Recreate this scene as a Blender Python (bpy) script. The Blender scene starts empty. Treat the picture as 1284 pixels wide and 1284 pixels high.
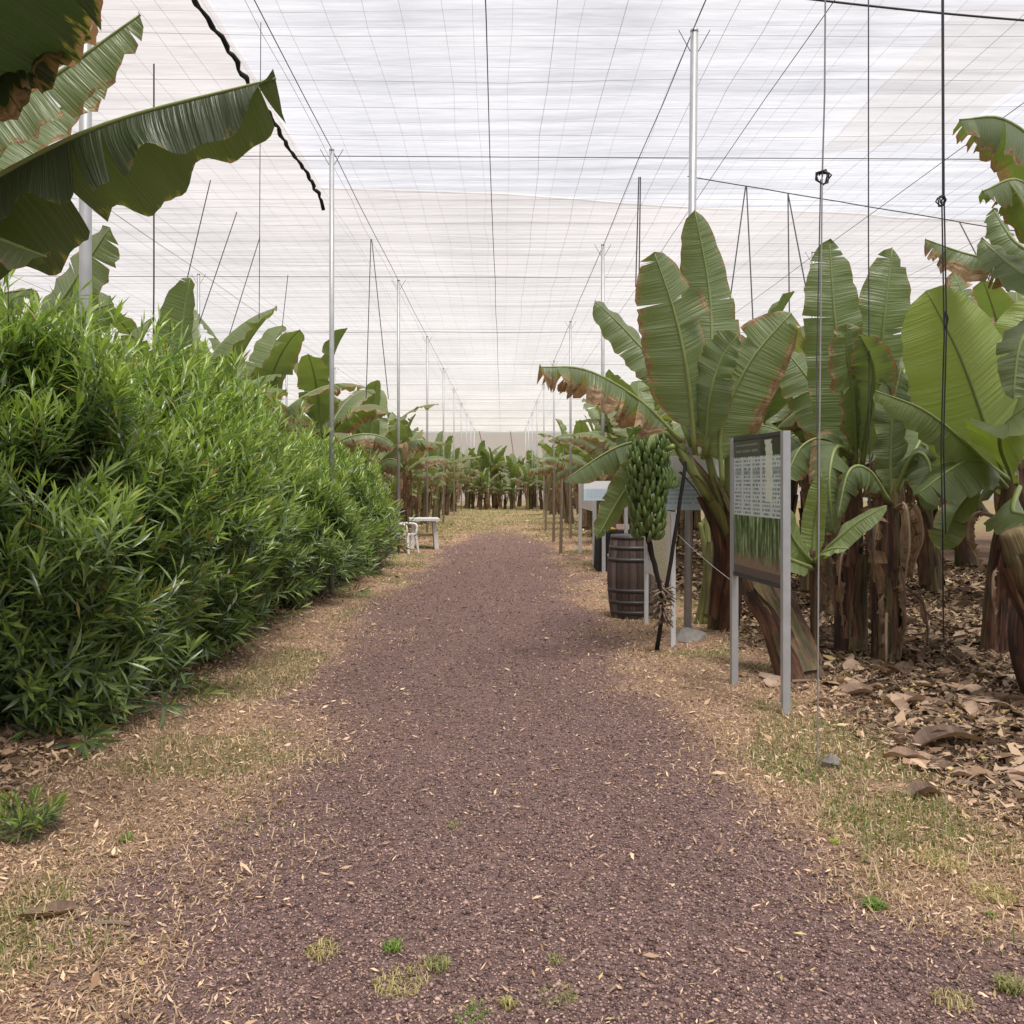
import bpy, math, random
import numpy as np
from mathutils import Vector, Matrix, Quaternion

# ------------------------------------------------------------------ camera, sky, sun, exposure
scene = bpy.context.scene
F, VX, VY, HC = 1200.0, 630.0, 606.0, 1.6       # focal length and vanishing point in photo pixels, eye height in metres
cam_d = bpy.data.cameras.new('camera'); cam = bpy.data.objects.new('camera', cam_d)
scene.collection.objects.link(cam); scene.camera = cam
cam_d.sensor_width = 36.0; cam_d.lens = 36.0 * F / 1284.0
cam_d.shift_x = (642 - VX) / 1284.0; cam_d.shift_y = -(642 - VY) / 1284.0
cam_d.clip_start = 0.05; cam_d.clip_end = 3000
cam.location = (0, 0, HC); cam.rotation_euler = (math.radians(90), 0, 0)
SUN_EL, SUN_AZ = math.radians(68), math.radians(158)     # azimuth measured from +Y towards +X
world = bpy.data.worlds.new('World'); scene.world = world; world.use_nodes = True
wn = world.node_tree.nodes; wl = world.node_tree.links
sky = wn.new('ShaderNodeTexSky'); sky.sky_type = 'NISHITA'; sky.sun_disc = False
sky.sun_elevation = SUN_EL; sky.sun_rotation = SUN_AZ
wl.new(sky.outputs[0], wn['Background'].inputs[0]); wn['Background'].inputs[1].default_value = 0.06
sun_d = bpy.data.lights.new('sun', 'SUN'); sun_d.energy = 5.0; sun_d.angle = math.radians(20); sun_d.color = (1, .95, .88)
sun = bpy.data.objects.new('sun', sun_d); scene.collection.objects.link(sun)
sd = Vector((math.sin(SUN_AZ) * math.cos(SUN_EL), math.cos(SUN_AZ) * math.cos(SUN_EL), math.sin(SUN_EL)))
sun.rotation_euler = sd.to_track_quat('Z', 'Y').to_euler(); sun.location = (0, 0, 30)
vs = scene.view_settings; vs.view_transform = 'Standard'; vs.look = 'None'; vs.gamma = 1; vs.use_curve_mapping = False
vs.exposure = 1.1
scene.cycles.max_bounces = 8; scene.cycles.diffuse_bounces = 5; scene.cycles.transparent_max_bounces = 12
scene.cycles.use_denoising = True

# ------------------------------------------------------------------ helpers
COL = scene.collection
rnd = random.Random(7)
def P(px, py, Y): return Vector(((px - VX) * Y / F, Y, HC - (py - VY) * Y / F))
def G(px, py):
    Y = F * HC / (py - VY); return Vector(((px - VX) * Y / F, Y, 0))
def thing(name, label, cat, loc=(0, 0, 0), rz=0, group=None, kind=None):
    o = bpy.data.objects.new(name, None); COL.objects.link(o); o.empty_display_size = .1
    o.location = loc; o.rotation_euler = (0, 0, rz)
    tag(o, label, cat, group, kind); return o
def tag(o, label=None, cat=None, group=None, kind=None):
    if label: o['label'] = label
    if cat: o['category'] = cat
    if group: o['group'] = group
    if kind: o['kind'] = kind
    return o
def obj(name, me, parent=None, world=False, loc=None, rot=None, **props):
    if world and parent is not None: me.transform(Matrix.Translation(-Vector(root_loc(parent))))
    o = bpy.data.objects.new(name, me); COL.objects.link(o)
    if parent is not None: o.parent = parent
    if loc is not None: o.location = loc
    if rot is not None: o.rotation_euler = rot
    for k, v in props.items(): o[k] = v
    return o
def root_loc(o):
    l = Vector(o.location)
    return l + root_loc(o.parent) if o.parent else l
def copy_tree(o, parent=None):
    c = o.copy(); COL.objects.link(c); c.parent = parent
    for ch in o.children: copy_tree(ch, c)
    return c

class MB:
    def __init__(s): s.v = []; s.f = []; s.m = []; s.uv = {}
    def add(s, vs, fs, mi=0, uvs=None):
        b = len(s.v); s.v += [tuple(v) for v in vs]
        for f in fs: s.f.append(tuple(b + i for i in f)); s.m.append(mi)
        if uvs:
            for i, u in enumerate(uvs): s.uv[b + i] = u
        return s
    def box(s, lo, hi, mi=0):
        x0, y0, z0 = lo; x1, y1, z1 = hi
        s.add([(x0,y0,z0),(x1,y0,z0),(x1,y1,z0),(x0,y1,z0),(x0,y0,z1),(x1,y0,z1),(x1,y1,z1),(x0,y1,z1)],
              [(0,3,2,1),(4,5,6,7),(0,1,5,4),(1,2,6,5),(2,3,7,6),(3,0,4,7)], mi); return s
    def tube(s, pts, radii, n=8, mi=0, caps=True, wob=None):
        pts = [Vector(p) for p in pts]
        if not hasattr(radii, '__len__'): radii = [radii] * len(pts)
        vs, fs, uvs = [], [], []; N = None; L = 0
        for i, p in enumerate(pts):
            T = (pts[min(i + 1, len(pts) - 1)] - pts[max(i - 1, 0)]).normalized()
            if N is None:
                a = Vector((1, 0, 0)) if abs(T.x) < .9 else Vector((0, 1, 0)); N = (a - T * a.dot(T)).normalized()
            else: N = (N - T * N.dot(T)).normalized()
            B = T.cross(N)
            if i: L += (p - pts[i - 1]).length
            for k in range(n):
                a = 2 * math.pi * k / n; r = radii[i] * (wob(i, k) if wob else 1)
                vs.append(p + N * (math.cos(a) * r) + B * (math.sin(a) * r)); uvs.append((k / n, L))
        for i in range(len(pts) - 1):
            for k in range(n):
                k2 = (k + 1) % n; fs.append((i*n+k, i*n+k2, (i+1)*n+k2, (i+1)*n+k))
        if caps: fs.append(tuple(range(n - 1, -1, -1))); fs.append(tuple((len(pts)-1)*n + k for k in range(n)))
        return s.add(vs, fs, mi, uvs)
    def lathe(s, prof, n=24, mi=0, c=(0, 0, 0)):
        vs = [(c[0] + r*math.cos(2*math.pi*k/n), c[1] + r*math.sin(2*math.pi*k/n), c[2] + z) for r, z in prof for k in range(n)]
        fs = [(i*n+k, i*n+(k+1) % n, (i+1)*n+(k+1) % n, (i+1)*n+k) for i in range(len(prof)-1) for k in range(n)]
        fs += [tuple(range(n - 1, -1, -1)), tuple((len(prof)-1)*n+k for k in range(n))]
        return s.add(vs, fs, mi)
    def mesh(s, name, mats, smooth=False):
        me = bpy.data.meshes.new(name); me.from_pydata(s.v, [], s.f)
        for m in (mats if isinstance(mats, (list, tuple)) else [mats]): me.materials.append(m)
        me.polygons.foreach_set('material_index', s.m)
        if smooth: me.polygons.foreach_set('use_smooth', [True] * len(s.f))
        if s.uv:
            ul = me.uv_layers.new(name='UVMap'); idx = np.empty(len(me.loops), dtype=np.int32)
            me.loops.foreach_get('vertex_index', idx)
            tab = np.zeros((len(s.v), 2), dtype=np.float32)
            for k, u in s.uv.items(): tab[k] = u
            ul.data.foreach_set('uv', tab[idx].ravel())
        me.update(); return me
    def build(s, name, mats, parent=None, smooth=False, world=False, **kw):
        return obj(name, s.mesh(name, mats, smooth), parent, world, **kw)

def np_mesh(name, verts, tris, mat, col=None, smooth=False):
    """big meshes from arrays; col = per-vertex RGB"""
    me = bpy.data.meshes.new(name); nv, nf = len(verts), len(tris)
    k = tris.shape[1]
    me.vertices.add(nv); me.vertices.foreach_set('co', np.ascontiguousarray(verts, dtype=np.float32).ravel())
    me.loops.add(nf * k); me.loops.foreach_set('vertex_index', np.ascontiguousarray(tris, dtype=np.int32).ravel())
    me.polygons.add(nf); me.polygons.foreach_set('loop_start', np.arange(0, nf * k, k, dtype=np.int32))
    try: me.polygons.foreach_set('loop_total', np.full(nf, k, dtype=np.int32))
    except Exception: pass
    if smooth: me.polygons.foreach_set('use_smooth', np.ones(nf, dtype=bool))
    me.materials.append(mat)
    if col is not None:
        a = me.attributes.new('col', 'FLOAT_COLOR', 'POINT')
        c4 = np.ones((nv, 4), dtype=np.float32); c4[:, :3] = col; a.data.foreach_set('color', c4.ravel())
    me.update(calc_edges=True); me.validate(); return me

def vnoise(x, y, seed=0):
    """value noise, arrays in, 0..1 out"""
    x = np.asarray(x, dtype=np.float64); y = np.asarray(y, dtype=np.float64)
    xi = np.floor(x).astype(np.int64); yi = np.floor(y).astype(np.int64); fx = x - xi; fy = y - yi
    fx = fx*fx*(3-2*fx); fy = fy*fy*(3-2*fy)
    def h(a, b):
        n = (a * 374761393 + b * 668265263 + seed * 974711) & 0xffffffff
        n = ((n ^ (n >> 13)) * 1274126177) & 0xffffffff
        return ((n ^ (n >> 16)) & 0xffff) / 65535.0
    return (h(xi,yi)*(1-fx)+h(xi+1,yi)*fx)*(1-fy) + (h(xi,yi+1)*(1-fx)+h(xi+1,yi+1)*fx)*fy
def fbm(x, y, seed=0, o=3):
    s = 0; a = .5; t = 0
    for i in range(o): s = s + a*vnoise(x*2**i, y*2**i, seed+i*17); t += a; a *= .5
    return s / t
def sstep(a, b, x): t = np.clip((x-a)/(b-a), 0, 1); return t*t*(3-2*t)

# ------------------------------------------------------------------ materials
class NT:
    def __init__(s, name):
        s.m = bpy.data.materials.new(name); s.m.use_nodes = True; s.t = s.m.node_tree; s.n = s.t.nodes
        s.b = s.n['Principled BSDF']; s.out = s.n['Material Output']
    def node(s, typ, inp=None, **pr):
        n = s.n.new('ShaderNode' + typ)
        for k, v in pr.items(): setattr(n, k, v)
        for k, v in (inp or {}).items(): s.set(n.inputs[k], v)
        return n
    def set(s, sock, v):
        if hasattr(v, 'is_output'): s.t.links.new(v, sock)
        elif isinstance(v, (tuple, list)) and len(v) == 3 and sock.type == 'RGBA': sock.default_value = (*v, 1)
        else: sock.default_value = v
    def math(s, op, a, b=0.0, clamp=False):
        n = s.n.new('ShaderNodeMath'); n.operation = op; n.use_clamp = clamp; s.set(n.inputs[0], a); s.set(n.inputs[1], b); return n.outputs[0]
    def mix(s, f, a, b, mode='MIX'):
        n = s.n.new('ShaderNodeMix'); n.data_type = 'RGBA'; n.blend_type = mode
        s.set(n.inputs[0], f); s.set(n.inputs[6], a); s.set(n.inputs[7], b); return n.outputs[2]
    def ramp(s, f, stops):
        n = s.n.new('ShaderNodeValToRGB'); s.set(n.inputs[0], f); e = n.color_ramp.elements
        while len(e) < len(stops): e.new(.5)
        for i, (p, c) in enumerate(stops): e[i].position = p; e[i].color = (*c, 1) if hasattr(c, '__len__') else (c, c, c, 1)
        return n.outputs[0]
    def noise(s, scale=5, detail=3, vec=None, rough=.55, col=False):
        n = s.n.new('ShaderNodeTexNoise'); n.inputs['Scale'].default_value = scale; n.inputs['Detail'].default_value = detail
        n.inputs['Roughness'].default_value = rough
        if vec is not None: s.set(n.inputs['Vector'], vec)
        return n.outputs[1 if col else 0]
    def coord(s, which='Object'): return s.node('TexCoord').outputs[which]
    def uv(s): return s.node('TexCoord').outputs['UV']
    def scale(s, v, sc):
        n = s.n.new('ShaderNodeVectorMath'); n.operation = 'MULTIPLY'; s.set(n.inputs[0], v); n.inputs[1].default_value = sc; return n.outputs[0]
    def sep(s, v): n = s.n.new('ShaderNodeSeparateXYZ'); s.set(n.inputs[0], v); return n.outputs
    def attr(s, name, typ='GEOMETRY'): n = s.n.new('ShaderNodeAttribute'); n.attribute_name = name; n.attribute_type = typ; return n.outputs
    def bump(s, h, strength=.3, dist=.01):
        n = s.n.new('ShaderNodeBump'); n.inputs['Strength'].default_value = strength; n.inputs['Distance'].default_value = dist
        s.set(n.inputs['Height'], h); s.t.links.new(n.outputs[0], s.b.inputs['Normal']); return n.outputs[0]
    def P(s, **kw):
        for k, v in kw.items(): s.set(s.b.inputs[k.replace('_', ' ')], v)
        return s.m
    def trans(s, fac, color, normal=None):
        t = s.node('BsdfTranslucent', {'Color': color}); mx = s.node('MixShader', {0: fac})
        s.t.links.new(s.b.outputs[0], mx.inputs[1]); s.t.links.new(t.outputs[0], mx.inputs[2]); s.t.links.new(mx.outputs[0], s.out.inputs[0])
M = {}
def simple(name, c, rough=.6, metal=0, var=.25, sc=6, bump=0, spec=.4):
    n = NT(name); nz = n.noise(sc, 4, n.coord())
    col = n.mix(nz, tuple(x*(1-var) for x in c), tuple(min(1, x*(1+var)) for x in c))
    n.P(Base_Color=col, Roughness=rough, Metallic=metal); n.b.inputs['Specular IOR Level'].default_value = spec
    if bump: n.bump(n.noise(sc*6, 4, n.coord()), bump, .01)
    M[name] = n.m; return n.m

def make_net(name, c0, c1, transp, tl):
    n = NT(name); co = n.coord(); x = n.scale(co, (.16, 4.5, 1)); y = n.scale(co, (.5, .09, 1)); fine = n.scale(co, (2.5, 22, 1))
    a = n.noise(1, 4, x); b = n.noise(1, 2, y); f = n.noise(1, 2, fine)
    k = n.math('ADD', n.math('MULTIPLY', a, .5), n.math('ADD', n.math('MULTIPLY', b, .25), n.math('MULTIPLY', f, .25)))
    col = n.ramp(k, [(.34, c0), (.64, c1)])
    t = n.node('BsdfTranslucent', {'Color': col}); d = n.node('BsdfDiffuse', {'Color': (.8, .78, .76)}); tr = n.node('BsdfTransparent')
    m1 = n.node('MixShader', {0: tl}); n.t.links.new(d.outputs[0], m1.inputs[1]); n.t.links.new(t.outputs[0], m1.inputs[2])
    m2 = n.node('MixShader', {0: transp}); n.t.links.new(m1.outputs[0], m2.inputs[1]); n.t.links.new(tr.outputs[0], m2.inputs[2])
    n.t.links.new(m2.outputs[0], n.out.inputs[0]); M[name] = n.m
make_net('net_white', (.295, .284, .280), (.505, .486, .478), .32, .86)
make_net('net_cream', (.305, .273, .246), (.475, .434, .398), .32, .85)
make_net('net_patch', (.36, .32, .28), (.48, .44, .40), .72, .85)
make_net('net_brown', (.22, .17, .15), (.34, .27, .24), .04, .45)

simple('galv', (.42, .43, .44), .45, .35, .2, 9); simple('wire', (.055, .055, .06), .5, .2); simple('wire_grey', (.24, .23, .23), .5, .3)
simple('rope', (.015, .015, .016), .8, 0, .3, 30); simple('cable_black', (.02, .02, .022), .5); simple('white_plastic', (.75, .74, .71), .4, 0, .06, 3)
simple('white_paint', (.62, .63, .64), .5, 0, .1, 5); simple('table_wood', (.55, .45, .36), .6, 0, .2, 8); simple('black_cloth', (.015, .015, .017), .85)
simple('yellow_fruit', (.65, .42, .04), .45, 0, .2, 12); simple('pink_box', (.7, .45, .4), .6); simple('concrete', (.25, .235, .22), .9, 0, .3, 25, .6)
simple('dark_frame', (.05, .05, .052), .5); simple('hoop', (.075, .07, .068), .5, .4, .4, 20, .2); simple('twig', (.09, .075, .05), .85, 0, .4, 30)
simple('stake_wood', (.2, .15, .11), .85, 0, .3, 12, .4); simple('rag', (.2, .18, .17), .9, 0, .3, 30, .5)
simple('prop_bark', (.018, .014, .012), .8, 0, .5, 40, .5)

def leaf_material(name, deep, mid, tlc, under):
    n = NT(name); uv = n.uv(); s = n.sep(uv); av = n.math('ABSOLUTE', s[1])
    dry = n.attr('dry', 'OBJECT')[2]; tone = n.attr('tone', 'OBJECT')[2]; orand = n.node('ObjectInfo').outputs['Random']
    vein = n.noise(1, 2, n.scale(uv, (95, .7, 1))); broad = n.noise(1, 3, n.scale(uv, (5, 1.3, 1))); blot = n.noise(9, 4, uv)
    base = n.mix(n.math('ADD', n.math('MULTIPLY', broad, .65), n.math('MULTIPLY', vein, .35)), deep, mid)
    base = n.mix(n.math('MULTIPLY', orand, .35), base, n.mix(.5, base, (.10, .13, .02)))
    base = n.mix(tone, base, (.46, .60, .13))
    back = n.node('NewGeometry').outputs['Backfacing']
    base = n.mix(n.math('MULTIPLY', back, .55), base, under)
    rib = n.ramp(av, [(0.0, 1.0), (.045, 0.0)]); base = n.mix(n.math('MULTIPLY', rib, .55), base, (.24, .30, .10))
    # dry margins: start at the edge and move inward with 'dry'
    e = n.math('ADD', av, n.math('MULTIPLY', n.math('SUBTRACT', n.noise(1, 5, n.scale(uv, (16, 2.2, 1)), .65), .5), 1.15))
    e = n.math('ADD', e, n.math('MULTIPLY', dry, 1.3))
    dm = n.ramp(n.math('SUBTRACT', e, .6), [(.53, 0.0), (.57, 1.0)])
    ye = n.ramp(n.math('SUBTRACT', e, .6), [(.45, 0.0), (.54, 1.0)])
    dcol = n.ramp(blot, [(.3, (.085, .050, .028)), (.48, (.29, .19, .105)), (.68, (.55, .41, .25))])
    col = n.mix(n.math('MULTIPLY', ye, .6), base, (.26, .25, .035)); col = n.mix(dm, col, dcol)
    n.P(Base_Color=col, Roughness=n.mix(dm, (.36,)*3, (.85,)*3)); n.b.inputs['Specular IOR Level'].default_value = .6
    pleat = n.noise(1, 1, n.scale(uv, (26, .45, 1))); bn = n.bump(n.math('ADD', n.math('MULTIPLY', pleat, 1.6), n.math('ADD', vein, n.math('MULTIPLY', broad, .6))), .6, .014)
    tcol = n.mix(n.math('MULTIPLY', ye, .6), n.mix(tone, tlc, (.46, .62, .05)), (.42, .38, .05)); tcol = n.mix(dm, tcol, (.34, .20, .09))
    n.trans(.36, tcol); M[name] = n.m
leaf_material('leaf', (.070, .118, .040), (.215, .275, .125), (.22, .31, .05), (.21, .255, .135))
leaf_material('leaf_grey', (.040, .066, .036), (.150, .185, .125), (.085, .12, .018), (.06, .085, .035))
leaf_material('leaf_dark', (.030, .062, .024), (.085, .125, .062), (.03, .05, .012), (.05, .075, .035))  # darker, less translucent variant of the leaf colours
def stem_material():
    n = NT('stem'); uv = n.uv(); green = n.attr('green', 'OBJECT')[2]
    st = n.noise(1, 5, n.scale(uv, (16, 1.1, 1)), .65); pa = n.noise(1, 3, n.scale(uv, (4, 2.0, 1)))
    fi = n.noise(1, 3, n.scale(uv, (60, 3, 1)))
    k = n.math('ADD', n.math('MULTIPLY', st, .6), n.math('MULTIPLY', pa, .4))
    br = n.ramp(k, [(.34, (.012, .008, .006)), (.46, (.045, .022, .015)), (.53, (.13, .055, .032)), (.62, (.27, .15, .088)), (.74, (.10, .07, .045))])
    gr = n.ramp(k, [(.30, (.05, .04, .02)), (.45, (.17, .19, .05)), (.6, (.30, .33, .10)), (.72, (.22, .14, .06))])
    col = n.mix(green, br, gr); col = n.mix(n.math('MULTIPLY', fi, .3), col, (.05, .03, .02))
    n.P(Base_Color=col, Roughness=.7); n.bump(n.math('ADD', st, n.math('MULTIPLY', fi, .5)), .8, .02); M['stem'] = n.m
stem_material()
n = NT('rib'); c = n.mix(n.noise(8, 3, n.coord()), (.15, .20, .055), (.27, .32, .11)); n.P(Base_Color=c, Roughness=.45); M['rib'] = n.m
n = NT('dry_leaf'); co = n.coord(); bl = n.noise(7, 4, co); st = n.noise(1, 3, n.scale(co, (50, 4, 4))); r = n.node('ObjectInfo').outputs['Random']
c = n.ramp(n.math('ADD', n.math('MULTIPLY', bl, .55), n.math('ADD', n.math('MULTIPLY', r, .35), n.math('MULTIPLY', st, .15))),
           [(.28, (.07, .042, .03)), (.46, (.22, .145, .105)), (.62, (.42, .29, .205)), (.82, (.60, .47, .36))])
n.P(Base_Color=c, Roughness=.8); n.bump(st, .6, .01); n.trans(.15, (.4, .24, .1)); M['dry_leaf'] = n.m
n = NT('oleander'); a = n.attr('col')[0]; n.P(Base_Color=a, Roughness=.30); n.b.inputs['Specular IOR Level'].default_value = .7
n.trans(.26, n.mix(1.0, a, (1.6, 1.9, .9), 'MULTIPLY')); M['oleander'] = n.m
n = NT('grass_blade'); a = n.attr('col')[0]; n.P(Base_Color=a, Roughness=.6); n.trans(.3, n.mix(1.0, a, (1.3, 1.4, .9), 'MULTIPLY')); M['grass_blade'] = n.m
n = NT('grain'); a = n.attr('col')[0]; n.P(Base_Color=a, Roughness=.9); n.b.inputs['Specular IOR Level'].default_value = .2; M['grain'] = n.m
n = NT('banana_green'); co = n.coord(); z = n.sep(co)[2]
c = n.mix(n.noise(14, 3, co), (.045, .085, .018), (.14, .195, .048)); r = n.node('ObjectInfo').outputs['Random']; c = n.mix(n.math('MULTIPLY', r, .4), c, (.08, .14, .03))
n.P(Base_Color=c, Roughness=.42); M['banana_green'] = n.m
n = NT('barrel_wood'); co = n.coord(); st = n.noise(1, 5, n.scale(co, (60, 60, 2.5)), .65); r = n.node('ObjectInfo').outputs['Random']
c = n.ramp(n.math('ADD', n.math('MULTIPLY', st, .7), n.math('MULTIPLY', r, .3)), [(.3, (.040, .026, .022)), (.5, (.105, .070, .058)), (.7, (.19, .14, .12))])
n.P(Base_Color=c, Roughness=.75); n.bump(st, .5, .006); M['barrel_wood'] = n.m

def sign_material(name, kind):
    n = NT(name); uv = n.uv(); s = n.sep(uv); u, v = s[0], s[1]
    def band(x, a, b): return n.math('MULTIPLY', n.math('GREATER_THAN', x, a), n.math('LESS_THAN', x, b))
    def text(nl, dens, nx=40):     # rows of small print too small to read
        fr = n.math('FRACT', n.math('MULTIPLY', v, nl)); row = n.math('GREATER_THAN', fr, .42)
        fl = n.math('FLOOR', n.math('MULTIPLY', v, nl)); cv = n.node('CombineXYZ', {0: n.math('MULTIPLY', u, nx), 1: n.math('MULTIPLY', fl, 7.3)}).outputs[0]
        return n.math('MULTIPLY', row, n.math('GREATER_THAN', n.noise(1.0, 2, cv), dens))
    if kind == 'A':
        w = n.noise(1, 2, n.scale(uv, (6, 26, 1))); 
        paper = n.mix(n.noise(5, 2, uv), (.52, .60, .60), (.72, .78, .78)); tx = text(34, .46, 46)
        colf = n.math('FRACT', n.math('MULTIPLY', u, 5.0)); gut = n.math('MULTIPLY', n.math('GREATER_THAN', colf, .08), n.math('LESS_THAN', colf, .86))
        top = n.mix(n.math('MULTIPLY', n.math('MULTIPLY', tx, gut), .75), paper, (.10, .12, .12))
        h1 = n.math('MULTIPLY', band(v, .74, .78), gut); top = n.mix(n.math('MULTIPLY', h1, .6), top, (.22, .26, .24))
        stalk = n.noise(1, 5, n.scale(uv, (24, 3.2, 1)), .75)
        pic = n.ramp(stalk, [(.34, (.012, .02, .012)), (.47, (.05, .085, .03)), (.56, (.22, .31, .14)), (.68, (.60, .68, .52))])
        low = n.ramp(n.math('ADD', v, n.math('MULTIPLY', n.math('SUBTRACT', n.noise(14, 3, uv), .5), .16)), [(.10, 1.0), (.17, 0.0)])
        pic = n.mix(low, pic, n.mix(n.noise(30, 3, uv), (.10, .06, .04), (.36, .26, .20)))
        c = n.mix(n.math('GREATER_THAN', v, .44), pic, top)
        hd = n.mix(n.math('MULTIPLY', n.math('MULTIPLY', text(14, .4, 22), band(u, .05, .52)), band(v, .91, .97)), (.075, .078, .07), (.22, .225, .20))
        hd = n.mix(band(u, .58, 2), hd, (.03, .035, .03)); c = n.mix(n.math('GREATER_THAN', v, .875), c, hd)
        fl = n.math('ADD', n.math('ABSOLUTE', n.math('SUBTRACT', u, .74)), n.math('MULTIPLY', n.math('SUBTRACT', n.noise(22, 4, uv), .5), .16))
        fl = n.math('MULTIPLY', n.math('LESS_THAN', fl, .065), band(v, .55, .985)); c = n.mix(n.math('MULTIPLY', fl, .9), c, n.mix(n.noise(20, 2, uv), (.55, .62, .45), (.85, .87, .80)))
        c = n.mix(n.math('LESS_THAN', v, .06), c, (.09, .075, .07))
    elif kind == 'B':
        c = n.ramp(v, [(.0, (.50, .62, .70)), (.55, (.55, .66, .74)), (.62, (.78, .80, .82)), (1, (.80, .81, .82))])
        c = n.mix(n.math('MULTIPLY', n.math('MULTIPLY', text(13, .40, 16), band(v, .08, .60)), n.math('MULTIPLY', band(u, .06, .94), .6)), c, (.28, .38, .46))
        d = n.node('VectorMath', {0: uv, 1: (.93, .86, 0)}, operation='DISTANCE').outputs['Value']
        c = n.mix(n.math('LESS_THAN', d, .035), c, (.25, .25, .24))
    elif kind == 'C':
        c = n.mix(n.noise(3, 3, uv), (.70, .68, .42), (.80, .80, .66)); w = band(u, -.1, .34); c = n.mix(w, c, (.78, .76, .74))
        fr = n.math('FRACT', n.math('MULTIPLY', u, 17)); bars = n.math('MULTIPLY', n.math('LESS_THAN', fr, .4), band(v, .2, .82)); bars = n.math('MULTIPLY', bars, n.math('GREATER_THAN', n.noise(1, 2, n.scale(uv, (17, 7, 1))), .4))
        c = n.mix(n.math('MULTIPLY', bars, w), c, (.22, .16, .16))
        c = n.mix(n.math('MULTIPLY', n.math('MULTIPLY', text(22, .5, 40), band(u, .38, .82)), .5), c, (.35, .33, .2)); c = n.mix(n.math('GREATER_THAN', u, .87), c, (.78, .79, .80))
    else:
        c = n.mix(n.noise(4, 2, uv), (.70, .72, .74), (.82, .82, .82)); c = n.mix(n.math('MULTIPLY', n.math('MULTIPLY', text(9, .48, 12), band(u, .1, .9)), .35), c, (.4, .5, .58))
    n.P(Base_Color=c, Roughness=.28); n.b.inputs['Specular IOR Level'].default_value = .5; M[name] = n.m
for k in 'ABCD': sign_material('sign_' + k, k)

# ------------------------------------------------------------------ ground
YL = ([0, 2.8, 4.9, 7.5, 9.9, 14, 22.9, 29, 36, 60, 400], [-1.45, -1.38, -1.30, -1.5, -1.6, -1.7, -1.55, -1.1, -.7, -.5, -.5])
YR = ([0, 2.8, 3.35, 3.7, 4.9, 6.5, 8, 11, 16, 22.9, 29, 36, 60, 400], [2.5, 2.2, 1.85, 1.55, 1.45, 1.15, 1.05, 1.1, 1.3, 1.25, .95, .6, .4, .4])
def masks(x, y):
    e = (fbm(x*1.3, y*.8, 3, 4) - .5)*1.1 + (fbm(x*5, y*4, 9, 2) - .5)*.35
    l = np.interp(y, *YL); r = np.interp(y, *YR)
    path = sstep(-.75, .75, x - l + e) * sstep(-.75, .75, r - x + e) * (1 - .7*sstep(24, 38, y + e*6))
    far = sstep(20, 38, y)
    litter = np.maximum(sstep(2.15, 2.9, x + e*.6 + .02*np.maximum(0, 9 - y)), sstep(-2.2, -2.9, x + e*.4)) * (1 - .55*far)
    g = fbm(x*1.1 + 5, y*.9, 21, 4)
    grass = sstep(.53, .68, g + .24*far + .24*np.exp(-((x+1.95)/.45)**2 - ((y-8)/2.8)**2) + .16*np.exp(-((x-2.0)/.45)**2 - ((y-6.6)/1.0)**2)
                  + .07*np.exp(-((x-1.75)/.5)**2 - ((y-8.5)/3)**2) - .09*sstep(5.6, 4.6, y))
    grass = grass * (1 - path*(1 - .35*far)) * (1 - .75*litter)
    return path, grass, litter, far
def gz(x, y):
    x = np.asarray(x, float); y = np.asarray(y, float)
    side = sstep(1.3, 2.6, np.abs(x - .0))
    return (fbm(x*1.4, y*1.4, 40, 3) - .5)*(.03 + .07*side) + side*.03
def gz1(x, y): return float(gz(np.array([x]), np.array([y]))[0])
def build_ground():
    xs = np.concatenate([[-400, -150, -60, -30, -16, -10], np.arange(-7, 9.01, .075), [11, 16, 30, 60, 150, 400]])
    ys = np.concatenate([[-300, -80, -20, -5, 0], np.arange(1, 9, .075), np.arange(9, 20, .14), np.arange(20, 70, .5), [75, 85, 110, 200, 500, 1500]])
    X, Y = np.meshgrid(xs, ys); nx, ny = len(xs), len(ys); x = X.ravel(); y = Y.ravel()
    z = gz(x, y); z[(np.abs(x) > 12) | (y > 75) | (y < 0)] = 0
    p, g, l, f = masks(x, y)
    i = (np.arange(ny-1)[:, None]*nx + np.arange(nx-1)[None, :]).ravel()
    q = np.stack([i, i+1, i+nx+1, i+nx], 1)
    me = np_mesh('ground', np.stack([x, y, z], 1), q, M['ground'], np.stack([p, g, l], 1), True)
    o = obj('ground', me); tag(o, 'reddish volcanic gravel track with straw verges and leaf mulch', 'ground', kind='structure')
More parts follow.
